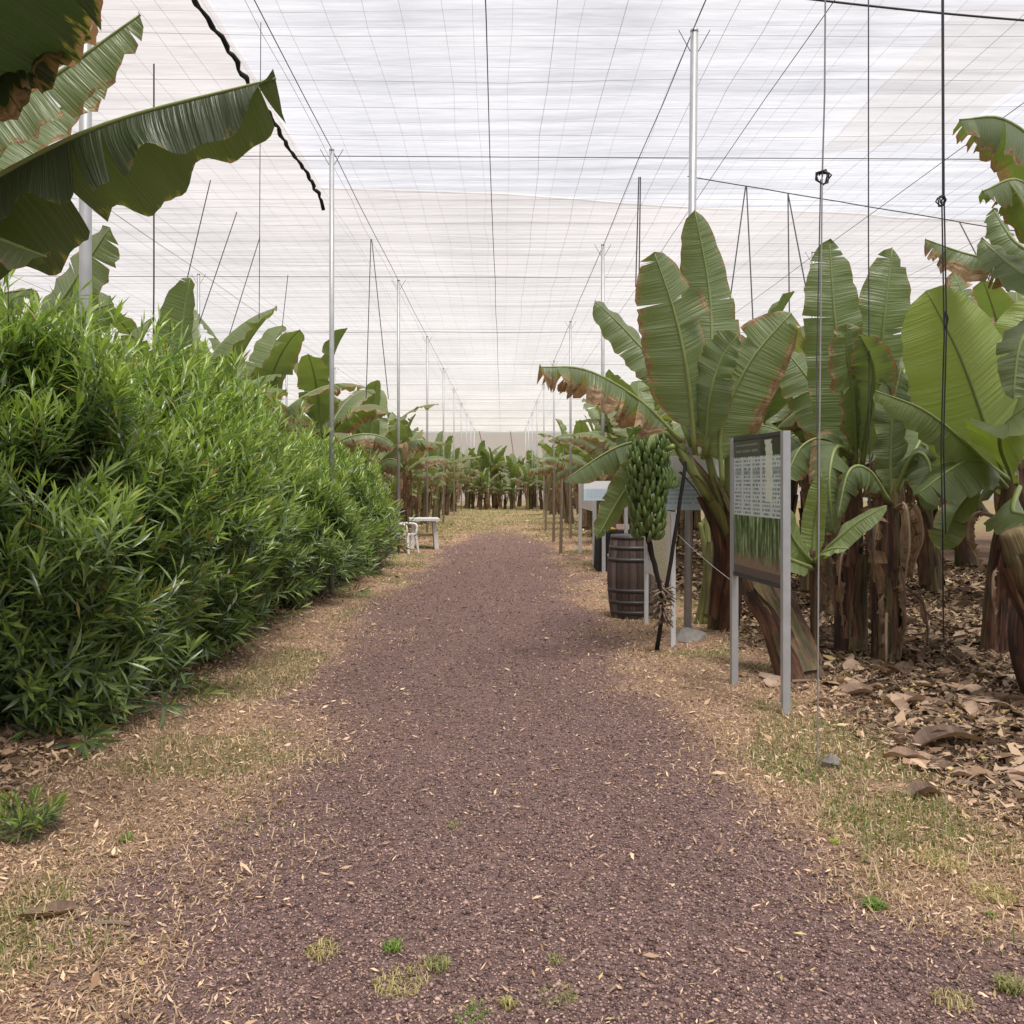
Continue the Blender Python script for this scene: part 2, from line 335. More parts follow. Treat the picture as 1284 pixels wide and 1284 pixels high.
def ground_material():
    n = NT('ground'); co = n.coord(); m = n.sep(n.attr('col')[0])
    f4 = n.noise(24, 5, co, .85); f1 = n.math('ADD', n.math('MULTIPLY', n.noise(70, 4, co, .75), .5), n.math('MULTIPLY', f4, .5)); f1 = n.math('ADD', n.math('MULTIPLY', n.math('SUBTRACT', f1, .5), 1.75), .5); f2 = n.noise(9, 4, co); f3 = n.noise(150, 2, co, .8); big = n.noise(1.0, 4, n.scale(co, (2.2, .8, 1)))
    grav = n.ramp(f1, [(.22, (.062, .038, .034)), (.45, (.185, .118, .108)), (.62, (.31, .212, .192)), (.82, (.58, .44, .37))])
    grav = n.mix(n.math('MULTIPLY', n.math('SUBTRACT', f2, .35), .9, True), grav, n.mix(1.0, grav, (1.25, 1.12, 1.0), 'MULTIPLY'))
    straw = n.ramp(f1, [(.22, (.085, .050, .035)), (.42, (.31, .195, .130)), (.60, (.56, .385, .265)), (.82, (.80, .62, .47))])
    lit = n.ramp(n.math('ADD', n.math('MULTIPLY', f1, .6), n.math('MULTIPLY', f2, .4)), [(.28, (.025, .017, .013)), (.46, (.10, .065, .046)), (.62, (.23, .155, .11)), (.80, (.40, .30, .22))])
    gr = n.ramp(f1, [(.25, (.07, .075, .025)), (.5, (.22, .215, .085)), (.75, (.50, .45, .22))])
    dth = n.math('MULTIPLY', n.math('SUBTRACT', n.noise(38, 4, co, .9), .5), 2.6)
    k = n.ramp(n.math('ADD', m[0], dth), [(.38, 0.0), (.56, 1.0)]); gk = n.ramp(n.math('ADD', m[1], n.math('MULTIPLY', dth, .7)), [(.40, 0.0), (.6, 1.0)])
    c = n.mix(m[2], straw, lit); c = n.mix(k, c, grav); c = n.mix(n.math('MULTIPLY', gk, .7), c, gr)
    c = n.mix(n.ramp(big, [(.42, 0.0), (.66, .35)]), c, n.mix(1.0, c, (.70, .68, .68), 'MULTIPLY'))
    n.P(Base_Color=c, Roughness=.95); n.b.inputs['Specular IOR Level'].default_value = .15
    n.bump(n.math('ADD', f1, n.math('MULTIPLY', f3, .5)), 1.0, .02); M['ground'] = n.m
ground_material(); build_ground()

rng = np.random.default_rng(11)
def frustum_scatter(N, y0, y1, power, xm=.62, x0=None, x1=None):
    """points on the ground, denser near the front"""
    u = rng.random(N); a = 1 - power
    y = (y0**a + u*(y1**a - y0**a))**(1/a) if abs(a) > 1e-6 else y0*(y1/y0)**u
    x = (rng.random(N)*2 - 1)*xm*(y + .6)
    if x0 is not None: k = (x > x0) & (x < x1); x, y = x[k], y[k]
    return x, y
def pebbles():
    x, y = frustum_scatter(380000, 2.0, 34, .9); p, g, l, f = masks(x, y); k = rng.random(len(x)) < (p**1.5*.93 + .07)*(1 - sstep(14, 33, y))
    x, y = x[k], y[k]; N = len(x); z = gz(x, y); r = (rng.gamma(4, .0007, N) + .0012)*(1 + .06*y)
    base = np.array([[1,0,0],[-1,0,0],[0,1,0],[0,-1,0],[0,0,.8],[0,0,-.6]])
    fac = np.array([[0,2,4],[2,1,4],[1,3,4],[3,0,4],[2,0,5],[1,2,5],[3,1,5],[0,3,5]])
    a = rng.random(N)*6.283; ca, sa = np.cos(a), np.sin(a)
    V = base[None]*(rng.random((N, 6, 1))*.7 + .65)*r[:, None, None]*np.array([1.2, 1, .8])
    V[:, :, :] = np.stack([V[:, :, 0]*ca[:, None] - V[:, :, 1]*sa[:, None], V[:, :, 0]*sa[:, None] + V[:, :, 1]*ca[:, None], V[:, :, 2]], 2)
    V += np.stack([x, y, z + r*.25], 1)[:, None, :]
    T = fac[None] + (np.arange(N)*6)[:, None, None]
    t = rng.random(N)**1.5; c = np.array([.066, .040, .037])*(1 - t[:, None]) + np.array([.43, .285, .258])*t[:, None]
    w = rng.random(N) < .09; c[w] = np.array([.46, .32, .245])*(.7 + .5*rng.random((w.sum(), 1)))
    me = np_mesh('gravel', V.reshape(-1, 3), T.reshape(-1, 3), M['grain'], np.repeat(c, 6, 0))
    tag(obj('gravel', me), 'loose reddish brown volcanic gravel strewn over the track', 'gravel', kind='stuff')
pebbles()
def straw():
    x, y = frustum_scatter(420000, 2.0, 40, .95); p, g, l, f = masks(x, y); k = (rng.random(len(x)) < (1 - p)*.95 + .055) & (x > -6) & (x < 9)
    x, y = x[k], y[k]; l = l[k]; N = len(x); z = gz(x, y)
    L = (.006 + rng.gamma(2, .0050, N))*(1 + 1.2*l)*(1 + .08*y); W = L*(.10 + .25*rng.random(N))*(1 + .5*l); a = rng.random(N)*6.283; tl = (rng.random(N) - .35)*1.1; ro = rng.normal(0, .7, N)
    d = np.stack([np.cos(a)*np.cos(tl), np.sin(a)*np.cos(tl), np.sin(tl)], 1); s = np.stack([-np.sin(a)*np.cos(ro), np.cos(a)*np.cos(ro), np.sin(ro)], 1)
    c0 = np.stack([x, y, z + .003 + L*.2], 1)
    V = np.stack([c0 - d*L[:, None]*.5 - s*W[:, None]*.3, c0 - d*L[:, None]*.1 + s*W[:, None]*.5, c0 + d*L[:, None]*.5, c0 + d*L[:, None]*.05 - s*W[:, None]*.5], 1)
    T = np.array([[0, 3, 2], [0, 2, 1]])[None] + (np.arange(N)*4)[:, None, None]
    t = rng.random(N); c = np.array([.26, .150, .09])*(1 - t[:, None]) + np.array([.80, .58, .39])*t[:, None]
    dk = rng.random(N) < .25 + .25*l; c[dk] *= .38; c *= (1 - .42*l*(x > 0))[:, None]; yl = rng.random(N) < .05; c[yl] = np.array([.52, .40, .18])*(.6 + .5*rng.random((yl.sum(), 1)))  # mulch crumbs right of the track darkened to paint in canopy shade
    me = np_mesh('straw', V.reshape(-1, 3), T.reshape(-1, 3), M['grain'], np.repeat(c, 4, 0))
    tag(obj('dry_straw_litter', me), 'tan dry straw and leaf crumbs covering the verges of the track', 'straw', kind='stuff')
straw()
def blades(x, y, z, h, lean, c, w):
    N = len(x); a = rng.random(N)*6.283; d = np.stack([np.cos(a), np.sin(a), 0*a], 1); s = np.stack([-np.sin(a), np.cos(a), 0*a], 1)
    b = np.stack([x, y, z], 1); up = np.array([0, 0, 1.])
    m = b + d*(h*lean*.35)[:, None] + up*(h*.6)[:, None]; t = b + d*(h*lean)[:, None] + up*(h*(1.0 - .45*lean))[:, None]
    V = np.stack([b - s*w[:, None], b + s*w[:, None], m + s*w[:, None]*.8, m - s*w[:, None]*.8, t], 1)
    T = np.array([[0, 1, 2], [0, 2, 3], [3, 2, 4]])[None] + (np.arange(N)*5)[:, None, None]
    return V.reshape(-1, 3), T.reshape(-1, 3), np.repeat(c, 5, 0)
def grass():
    x, y = frustum_scatter(420000, 2.2, 62, 1.05); p, g, l, f = masks(x, y); sw = (rng.random(len(x)) > g)*1.0; k = (rng.random(len(x)) < g*.8 + (1 - p)**1.3*(1 - l)*.24*(.25 + 1.5*sstep(.35, .65, fbm(x*.9 + 3, y*.7, 55, 3)))) & (x > -6) & (x < 9)
    x, y, f, sw = x[k], y[k], f[k], sw[k]; N = len(x); h = (.012 + rng.gamma(2.2, .009, N))*(1 + f*1.2); lean = rng.random(N)*1.1 + .7*sw
    t = rng.random(N); dryg = sstep(.35, .65, fbm(x*.8, y*.8, 77, 3) + (rng.random(N) - .5)*.5); dryg = np.maximum(dryg, sw*.95)
    gr = np.array([.10, .15, .03])*(1 - t[:, None]) + np.array([.24, .27, .07])*t[:, None]; dr = np.array([.30, .195, .115])*(1 - t[:, None]) + np.array([.66, .50, .335])*t[:, None]
    c = gr*(1 - dryg[:, None]) + dr*dryg[:, None]
    V, T, C = blades(x, y, gz(x, y), h, lean, c, .0012 + .0004*y*.35 + h*.02)
    tag(obj('grass', np_mesh('grass', V, T, M['grass_blade'], C)), 'short yellow green grass along both verges of the track', 'grass', kind='stuff')
grass()

# ------------------------------------------------------------------ net canopy, wires, poles
NZ = 6.32
def sheet(name, x0, x1, y0f, y1f, z, mat, seed, nx=60, ny=90, parent=None):
    xs = np.linspace(0, 1, nx); ys = np.linspace(0, 1, ny); A, B = np.meshgrid(xs, ys)
    X = x0 + (x1 - x0)*A; Y0 = y0f(X); Y1 = y1f(X); Y = Y0 + (Y1 - Y0)*B
    Z = z + (fbm(X*.35, Y*.5, 1, 3) - .5)*.16 + (vnoise(X*.2, Y*3.1, 4) - .5)*.02
    i = (np.arange(ny-1)[:, None]*nx + np.arange(nx-1)[None, :]).ravel()
    return obj(name, np_mesh(name, np.stack([X.ravel(), Y.ravel(), Z.ravel()], 1), np.stack([i, i+nx, i+nx+1, i+1], 1), M[mat], None, True), parent)
net = thing('shade_net_roof', 'pale mesh shade net roof stretched on wires over the plantation', 'shade net', (0, 0, 0))
yb = lambda X: 15.85 + .2*X*np.clip(1 - np.abs(X)/40, 0, 1)
def cst(c): return lambda X: X*0 + c
o = sheet('net_panel', -2.88, 60, cst(-30), lambda X: yb(X), NZ, 'net_white', 1, 90, 120, net); o['label'] = 'bright white net panel'
o = sheet('net_panel', -2.88, 60, lambda X: yb(X) - .1, cst(87), NZ + .012, 'net_cream', 2, 90, 160, net); o['label'] = 'cream net panel'
o = sheet('net_panel', -60, -2.87, cst(-30), cst(87), NZ + .006, 'net_cream', 5, 80, 200, net); o['label'] = 'cream net panel beside the hedge'
o = sheet('net_patch', 4.5, 6.1, cst(9.4), lambda X: 13.6 - (X - 4.5)*.25, NZ - .03, 'net_patch', 8, 14, 30, net); o['label'] = 'beige patch sewn on the white net'
def wire_pts(a, b, n, sag=0, jit=0, seed=0):
    r = random.Random(seed); a, b = Vector(a), Vector(b); out = []
    for i in range(n + 1):
        t = i/n; p = a.lerp(b, t); p.z -= sag*4*t*(1 - t)
        if 0 < i < n: p += Vector((r.uniform(-jit, jit), r.uniform(-jit, jit), r.uniform(-jit, jit)*.5))
        out.append(p)
    return out
rows_x = [-2.36, 1.94]
mb = MB(); r = random.Random(3); y = 3.0
while y < 86:
    tilt = r.uniform(-.25, .35); k = r.random()
    mb.tube(wire_pts((-34, y - tilt, NZ - .10), (34, y + tilt, NZ - .10), 34, 0, .05, int(y*97)), .0013 + .0012*(k > .8), 3, caps=False)
    y += r.choice([.22, .3, .36, .45, .5])
x = -22.0
while x < 22:
    mb.tube(wire_pts((x + r.uniform(-.05, .05), -2, NZ - .11), (x + r.uniform(-.05, .05), 86, NZ - .11), 60, 0, .035, int(x*53)), .0013 + .0012*(r.random() > .75), 3, caps=False); x += r.uniform(.30, .42)
o = mb.build('wire_mesh', M['wire_grey'], net); o['kind'] = 'stuff'
for x, rr in [(-2.36, .006), (1.94, .006), (-.17, .006), (-6.6, .005), (6.3, .006), (-10.9, .005), (10.7, .005), (-15, .005), (15, .005), (3.15, .005), (9.0, .004)]:
    MB().tube(wire_pts((x, -5, NZ - .12), (x, 86, NZ - .12), 44, 0, .012, int(x*10)), rr, 4).build('support_wire', M['wire'], net)
for i in range(-1, 9):
    y = 13.23 + 7.8*i
    MB().tube(wire_pts((-34, y, NZ - .13), (34, y + .5, NZ - .13), 30, 0, .02, i + 80), .006, 4).build('support_wire', M['wire'], net)
MB().tube(wire_pts(P(960, -8, 9.2), P(1330, 29, 9.6), 10, .02), .011, 6).build('support_wire', M['wire'], net)
# lashing rope along the seam
pts = []; r = random.Random(5)
for i in range(70):
    t = i/69; yy = 5.5 + t*9.8; pts.append(Vector((-2.88 + .018*math.sin(i*1.9) + .015*math.sin(i*.45), yy, NZ - .18 + .02*math.cos(i*1.7))))
pts.append(Vector((-2.88, 15.4, NZ - .32)))
o = MB().tube(pts, [.026 + .008*math.sin(i*2.1) for i in range(len(pts))], 6).build('seam_rope', M['rope'], net, True); o['label'] = 'black lashing rope along the net seam'
# end and side windbreak nets
for nm, lab, pts4 in [('windbreak_net', 'brown windbreak net wall closing the far end of the track', ((-60, 86.5), (60, 86.5))), ('windbreak_net', 'brown windbreak net wall beyond the hedge and its banana rows', ((-59.5, -30), (-59.5, 86))),
                      ('windbreak_net', 'brown windbreak net wall beyond the rows behind the signs', ((59.5, -30), (59.5, 86))), ('windbreak_net', 'brown windbreak net wall at the entrance end of the track', ((-60, -30.5), (60, -30.5)))]:
    (xa, ya), (xb, yb_) = pts4; mb = MB(); n_ = 40
    vs = []
    for i in range(n_ + 1):
        t = i/n_
        for j in range(6): vs.append((xa + (xb - xa)*t, ya + (yb_ - ya)*t + .08*math.sin(i*1.7 + j), j/5*(NZ - .12)))
    fs = [(i*6 + j, (i+1)*6 + j, (i+1)*6 + j + 1, i*6 + j + 1) for i in range(n_) for j in range(5)]
    o = mb.add(vs, fs).build(nm, M['net_brown'], None, True); tag(o, lab, 'net wall', 'windbreak nets')

def net_pole(x, y, top, rad, label, xt=None, yt=None):
    z0 = gz1(x, y) - .02; t = thing('net_pole', label, 'pole', (x, y, 0), group='galvanised net poles')
    MB().tube([(0, 0, z0), ((xt or x) - x, 0, top - .02)], rad, 12).build('shaft', M['galv'], t, True)
    MB().lathe([(rad*.9, 0), (rad*1.06, .004), (rad*1.06, .03), (.6*rad, .036)], 12, 0, ((xt or x) - x, 0, top - .03)).build('cap', M['galv'], t, True)
    b = MB()
    for s in (-1, 1): b.tube([((xt or x) - x + s*rad, 0, top - .22), ((xt or x) - x + s*.16, 0, top + .0)], .004, 4)
    b.build('tie_wire', M['wire'], t)
    return t
ordn = 'first second third fourth fifth sixth seventh eighth ninth tenth eleventh twelfth thirteenth fourteenth fifteenth sixteenth'.split()
net_pole(-3.05, 7.0, NZ - .1, .044, 'thick galvanised net pole rising out of the open end of the hedge')
for i in range(9):
    y = 13.23 + 8.3*i + (.2 if i else 0)
    lab = 'slim grey net pole standing behind the low end of the hedge' if i == 0 else ('slim grey net pole in the distant row beyond the white chair' if i > 1 else 'slim grey net pole rising behind the white chair and table')
    net_pole(-2.36, y, NZ - .1, .034, lab)
net_pole(1.885, 9.75, NZ - .1, .040, 'grey net pole in a concrete foot beside the banana bunch', xt=1.955)
for i in range(1, 9):
    y = 9.75 + 8.75*i
    net_pole(1.94, y, NZ - .1, .034, 'slim grey net pole standing behind the white notice boards' if i < 2 else 'slim grey net pole in the distant row past the notice boards')
lump = MB().lathe([(.02, -.02), (.19, 0), (.16, .05), (.10, .09), (.045, .11)], 10, 0, (0, 0, 0)).build('concrete_foot', M['concrete'], None, False)
for v in lump.data.vertices: v.co *= 1 + rnd.uniform(-.2, .2)
lump.location = (1.885, 9.73, gz1(1.885, 9.73)); tag(lump, 'rough concrete lump around the foot of the net pole by the bunch', 'footing')
for xx in (-6.7, 6.2, -11, 10.6):
    for i in range(6):
        net_pole(xx, 10.5 + 8.6*i + (2 if xx < 0 else 0), NZ - .1, .034, 'slim grey net pole among the banana rows ' + ('behind the hedge' if xx < 0 else 'behind the signs'))
for i, (xa, xb) in enumerate([(601, 622), (640, 652)]):
    a = P(xa, 541, 84); b = P(xb, 622, 80); b.z = 0
    tag(MB().tube([b - Vector((0, 0, .05)), a], .045, 6).build('strut', M['stake_wood']), 'slanting grey brace pole against the far windbreak net', 'brace', 'braces of the far net')

def hang(name, label, cat, pts, rad, mat='wire', group=None, extra=None):
    t = thing(name, label, cat, pts[-1], group=group); MB().tube(pts, rad, 5).build('strand', M[mat], t, world=True)
    if extra: extra(t)
    return t
def knot(t, p, R=.05, mat='cable_black'):
    r = random.Random(int(p.x*1000)); pts = []
    for i in range(30): a = i*.75; pts.append(p + Vector((R*math.cos(a)*r.uniform(.5, 1.2), R*.4*math.sin(a*1.3), R*math.sin(a)*r.uniform(.6, 1.3))))
    MB().tube(pts, .0055, 5).build('knot', M[mat], t, world=True)
Yw = 6.05
gp = G(1025, 962); gp.z = .02
t = hang('support_cord', 'double grey cord with a black knot tied to a stone on the verge', 'cord', [P(1035, -20, Yw), P(1034, 120, Yw), P(1031, 222, Yw)], .0055, 'wire_grey')
knot(t, P(1032, 222, Yw), .045)
MB().tube([P(1031, 222, Yw), P(1027, 600, Yw - .3), Vector((gp.x, gp.y, .03))], .005, 6).build('strand', M['wire_grey'], t, world=True)
MB().tube([P(1029, 225, Yw), P(1024, 460, Yw), P(1026, 700, Yw - .2)], .004, 5).build('strand', M['wire'], t, world=True)
st = MB().lathe([(.01, -.03), (.045, -.02), (.05, .02), (.035, .045), (.012, .055)], 9).build('anchor_stone', M['rag']); st.location = (gp.x + .07, gp.y - .02, gz1(gp.x, gp.y) + .01)
for v in st.data.vertices: v.co *= 1 + rnd.uniform(-.22, .22)
tag(st, 'grey stone anchoring the foot of the knotted cord', 'stone')
hang('hanging_wire', 'plain thin dark wire dropping into the crown of the paired banana plants', 'wire', [P(1089, -20, 8.3), P(1089, 300, 8.3), P(1091, 690, 8.3)], .006)
t = hang('hanging_wire', 'black double cable with a small clamp beside the lime green leaf', 'wire', [P(1182, -20, 7.2), P(1183, 250, 7.2)], .011, 'cable_black')
knot(t, P(1181, 252, 7.2), .035)
MB().tube([P(1181, 250, 7.2), P(1184, 420, 7.2), P(1180, 560, 7.2), P(1182, 660, 7.2), P(1183, 800, 7.5)], .006, 5).build('strand', M['cable_black'], t, world=True)
MB().tube([P(1184, 255, 7.2), P(1187, 410, 7.2), P(1183, 560, 7.2), P(1186, 670, 7.3)], .006, 5).build('strand', M['cable_black'], t, world=True)
MB().tube([P(1186, 390, 7.2), P(1189, 400, 7.2), P(1186, 415, 7.2), P(1184, 402, 7.2), P(1186, 390, 7.2)], .006, 5).build('clamp', M['cable_black'], t, world=True)
for a in [((935, 233, 14.2), (912, 400, 13.6)), ((936, 233, 14.2), (944, 400, 13.6)), ((988, 242, 14.2), (990, 410, 13.6)), ((988, 242, 14.2), (1016, 390, 13.6)), ((1203, 278, 14.2), (1245, 360, 13.7)), ((801, 222, 14.4), (797, 360, 14.2)), ((803, 222, 14.4), (801, 375, 14.3))]:
    hang('bunch_string', 'thin dark string tied from the roof wire to a banana crown behind the signs', 'string', [P(*a[0]), P(*a[1])], .010, 'wire', 'strings over the rows behind the signs')
MB_ = MB().tube(wire_pts(P(862, 221, 14.2), P(1310, 296, 14.2), 14, .0, .01), .008, 4).build('overhead_wire', M['wire'], None, False); tag(MB_, 'sagging dark wire above the leaning banana plant carrying strings', 'wire')
for a in [((264, 226, 14.5), (205, 475, 13.4)), ((297, 266, 16.2), (238, 440, 15.2)), ((326, 297, 17.9), (272, 470, 16.8)), ((361, 345, 21), (346, 480, 20)), ((465, 300, 18), (459, 500, 18)), ((466, 300, 18), (487, 500, 17.8))]:
    hang('bunch_string', 'thin dark string tied from the roof wire to a crown behind the hedge', 'string', [P(*a[0]), P(*a[1])], .008, 'wire', 'strings over the rows behind the hedge')
hang('hanging_wire', 'thick dark wire dropping behind the hedge to a torn leaf', 'wire', [P(193, 80, 10.5), P(193, 355, 10.5), P(192, 470, 10.5)], .009)
hang('hanging_wire', 'long thin wire dropping from the seam behind the hedge', 'wire', [P(327, 28, 9.7), P(326, 200, 9.9), P(325, 400, 10.5)], .004)

# ------------------------------------------------------------------ banana plants
def catmull(pts, n):
    pts = [Vector(p) for p in pts]
    if len(pts) == 2: return [pts[0].lerp(pts[1], i/n) for i in range(n + 1)]
    q = [pts[0]*2 - pts[1]] + pts + [pts[-1]*2 - pts[-2]]; out = []; m = len(pts) - 1
    for i in range(n + 1):
        s = i/n*m; k = min(int(s), m - 1); t = s - k; a, b, c, d = q[k:k+4]
        out.append(.5*((2*b) + (c - a)*t + (2*a - 5*b + 4*c - d)*t*t + (3*b - a - 3*c + d)*t**3))
    return out
def leaf_geo(pts, W, ref, fold=(-8, -8), curl=(-20, -20), tears=3, gap=.5, ripple=.02, pet=.13, jag=.03, seed=0, nseg=30, nv=6, wf=(1, 1), ribr=.02, sidedrop=22, freq=7):
    """blade (with tears) and midrib; returns two builders"""
    r = random.Random(seed); mid = catmull(pts, 60); ref = Vector(ref)
    L = sum((mid[i+1] - mid[i]).length for i in range(60))
    def frame(t):
        s = max(0, min(.9999, t))*60; i = int(s); p = mid[i].lerp(mid[i+1], s - i)
        T = (mid[min(60, i+2)] - mid[max(0, i-1)]).normalized(); U = (ref - T*ref.dot(T)).normalized(); return p, T, U, T.cross(U)
    bl = MB(); rb = MB()
    for si, sg in enumerate((1, -1)):
        cuts = sorted(r.uniform(pet + .12, .97) for _ in range(tears)); cuts = [pet] + cuts + [1.0]
        ph = r.uniform(0, 6)
        for ci in range(len(cuts) - 1):
            ta, tb = cuts[ci], cuts[ci+1]
            if tb - ta < .004: continue
            rows = max(2, int((tb - ta)*nseg) + 1); ex = r.uniform(-1, 1)*sidedrop*(1 if tears else 0); g = r.uniform(.2, 1)*gap if tears else 0
            vs, uvs, fs = [], [], []
            for i in range(rows + 1):
                tt = i/rows; t = ta + (tb - ta)*tt; p, T, U, S = frame(t); s = (t - pet)/(1 - pet)
                w = .5*W*wf[si]*min(1, s/.16)**.55*max(0, 1 - s**3.6)**.55*(1 - r.random()*jag)
                a = math.radians(fold[si] + ex*.35); x = y = 0; st = w/nv
                for j in range(nv + 1):
                    v = j/nv
                    e0 = (tt*(1 if ci > 0 else 0)) if False else 0
                    sh = 0
                    if ci > 0 and tt < .5: sh += g*.06*W*v*v*(1 - 2*tt)
                    if ci < len(cuts) - 2 and tt > .5: sh -= g*.06*W*v*v*(2*tt - 1)
                    rp = ripple*(v**1.4)*(math.sin(freq*6.283*t + ph) + .5*math.sin(freq*14.1*t + ph*2))
                    vs.append(p + S*(x*sg) + U*(y + rp) + T*(.16*w*v + sh)); uvs.append((t*L, sg*v))
                    x += math.cos(a)*st; y += math.sin(a)*st; a += math.radians((curl[si] + ex)/nv)
            for i in range(rows):
                for j in range(nv):
                    q = (i*(nv+1)+j, (i+1)*(nv+1)+j, (i+1)*(nv+1)+j+1, i*(nv+1)+j+1); fs.append(q if sg > 0 else q[::-1])
            bl.add(vs, fs, 0, uvs)
    k = [i/16 for i in range(17)]; rp = []
    for t in k: p, T, U, S = frame(t); rp.append(p - U*(ribr*.35*(1 - t)))
    rb.tube(rp, [ribr*(1.25 - 1.1*min(1, t*1.02)) + .002 for t in k], 7, 1)
    return bl, rb
def merge(a, b):
    o = len(a.v); a.v += b.v; a.f += [tuple(i + o for i in f) for f in b.f]; a.m += b.m
    for k, u in b.uv.items(): a.uv[k + o] = u
    return a
def add_leaf(root, pts, W, ref, dry=.1, tone=0, split=True, lm='leaf', **kw):
    bl, rb = leaf_geo(pts, W, ref, **kw)
    if split:
        o = bl.build('leaf', [M[lm]], root, True, True); o['dry'] = dry; o['tone'] = tone
        rb.m = [0]*len(rb.m); rb.build('midrib', [M['rib']], o, True, True)
    else:
        o = merge(bl, rb).build('leaf', [M[lm], M['rib']], root, True, True); o['dry'] = dry; o['tone'] = tone
    return o
CAMV = Vector((-.05, -1, .25))
def pl(root, px, Wpx, ref=CAMV, **kw):
    """hero leaf: midrib as (px, py, depth)"""
    Y = sum(p[2] for p in px)/len(px); return add_leaf(root, [P(*p) for p in px], Wpx*Y/F, ref, **kw)
def add_stem(root, pts, radii, green=.2, n=14, seed=0, name='pseudostem', sub=20):
    path = catmull(pts, sub); r = random.Random(seed); rad = [np.interp(i/sub, np.linspace(0, 1, len(radii)), radii) for i in range(sub + 1)]
    ph = [r.uniform(0, 6) for _ in range(4)]
    wob = lambda i, k: 1 + .06*math.sin(k*2.7 + ph[0] + i*.13) + .05*math.sin(k*1.3 - i*.35 + ph[1]) + .03*math.sin(i*1.9 + ph[2])
    o = MB().tube(path, rad, n, wob=wob).build(name, M['stem'], root, True, True); o['green'] = green; return o
def add_sheath(root, pts, radii, t0, t1, az, width, flare=.03, green=0, seed=0):
    """dry outer leaf sheath: a curved strip hugging the stem, lifting off towards its top"""
    path = catmull(pts, 20); vs, uvs, fs = [], [], []; n, m = 10, 6; r = random.Random(seed)
    for i in range(n + 1):
        t = t0 + (t1 - t0)*i/n; s = t*20; k = min(19, int(s)); p = path[k].lerp(path[k+1], s - k); T = (path[k+1] - path[k]).normalized()
        rr = np.interp(t, np.linspace(0, 1, len(radii)), radii)*1.09 + .008 + flare*(i/n)**2.2
        N = (Vector((1, 0, 0)) - T*T.x).normalized(); B = T.cross(N); w = width*(1 - .55*(i/n)**2)
        for j in range(m + 1):
            a = az + (j/m - .5)*w + .05*math.sin(i*1.2 + seed); q = rr*(1 + .05*math.sin(j*2.1 + i*.8 + seed)) + .02*(abs(j/m - .5)*2)**3*(i/n)
            vs.append(p + N*(math.cos(a)*q) + B*(math.sin(a)*q)); uvs.append((az + j/m*.25, t*2.2 + r.uniform(-.02, .02)))
    for i in range(n):
        for j in range(m): fs.append((i*(m+1)+j, i*(m+1)+j+1, (i+1)*(m+1)+j+1, (i+1)*(m+1)+j))
    o = MB().add(vs, fs, 0, uvs).build('sheath', M['stem'], root, True, True); o['green'] = green; return o
def auto_leaf_path(c, az, el0, droop, L, n=7):
    p = Vector(c); out = [p.copy()]; el = math.radians(el0); st = L/n
    for i in range(n):
        p = p + Vector((math.cos(az)*math.cos(el), math.sin(az)*math.cos(el), math.sin(el)))*st; out.append(p.copy()); el -= math.radians(droop)/n*(1.5*i/n + .4)
    return out
def add_dead(root, c, az, L, W, seed, split=False):
    a = Vector((math.cos(az), math.sin(az), 0)); c = Vector(c); r = random.Random(seed)
    pts = [c + a*.06, c + a*.26 + Vector((0, 0, .05)), c + a*.33 - Vector((0, 0, L*.35)), c + a*.26 - Vector((0, 0, L*.7)), c + a*.22 - Vector((0, 0, L))]
    o = add_leaf(root, pts, W, a, dry=1.0, split=split, fold=(-35, -50), curl=(-90, -60), tears=6, gap=1.3, ripple=.03, jag=.3, seed=seed, nseg=16, nv=4, ribr=.012, sidedrop=60)
    o.name = 'dead_leaf'
    if len(o.data.materials) > 1: o.data.materials[1] = M['dry_leaf']
    return o
def auto_leaves(root, c, n, seed, L=1.75, W=.58, az0=None, split=False, dryk=1.0, nseg=20, nv=5, tone=0, spread=1.0, tearsk=1.0):
    r = random.Random(seed); az0 = r.uniform(0, 6.28) if az0 is None else az0
    for i in range(n):
        age = i/max(1, n - 1); az = az0 + i*2.4 + r.uniform(-.3, .3); el = 84 - spread*55*age + r.uniform(-8, 8); dr = 25 + 95*age + r.uniform(-15, 20)
        l = L*(r.uniform(.82, 1.1))*(1 - .12*age); base = Vector(c) + Vector((math.cos(az)*.04, math.sin(az)*.04, -.22*age))
        f = 28 - 75*age**.8 + r.uniform(-10, 10)
        add_leaf(root, auto_leaf_path(base, az, el, dr, l), W*r.uniform(.85, 1.12), (-math.cos(az)*.8, -math.sin(az)*.8, .8), split=split,
                 dry=min(.62, (.02 + .34*age**1.5*dryk + r.uniform(0, .12))), tone=tone + r.uniform(0, .12)*(1 - age), fold=(f, f + r.uniform(-12, 12)), curl=(-15 - 55*age, -15 - 55*age),
                 tears=int((1 + 6*age + r.uniform(0, 3))*tearsk), gap=.5 + age, ripple=.015 + .015*age, seed=seed*31 + i, nseg=nseg, nv=nv, ribr=.019, jag=.04 + .1*age)
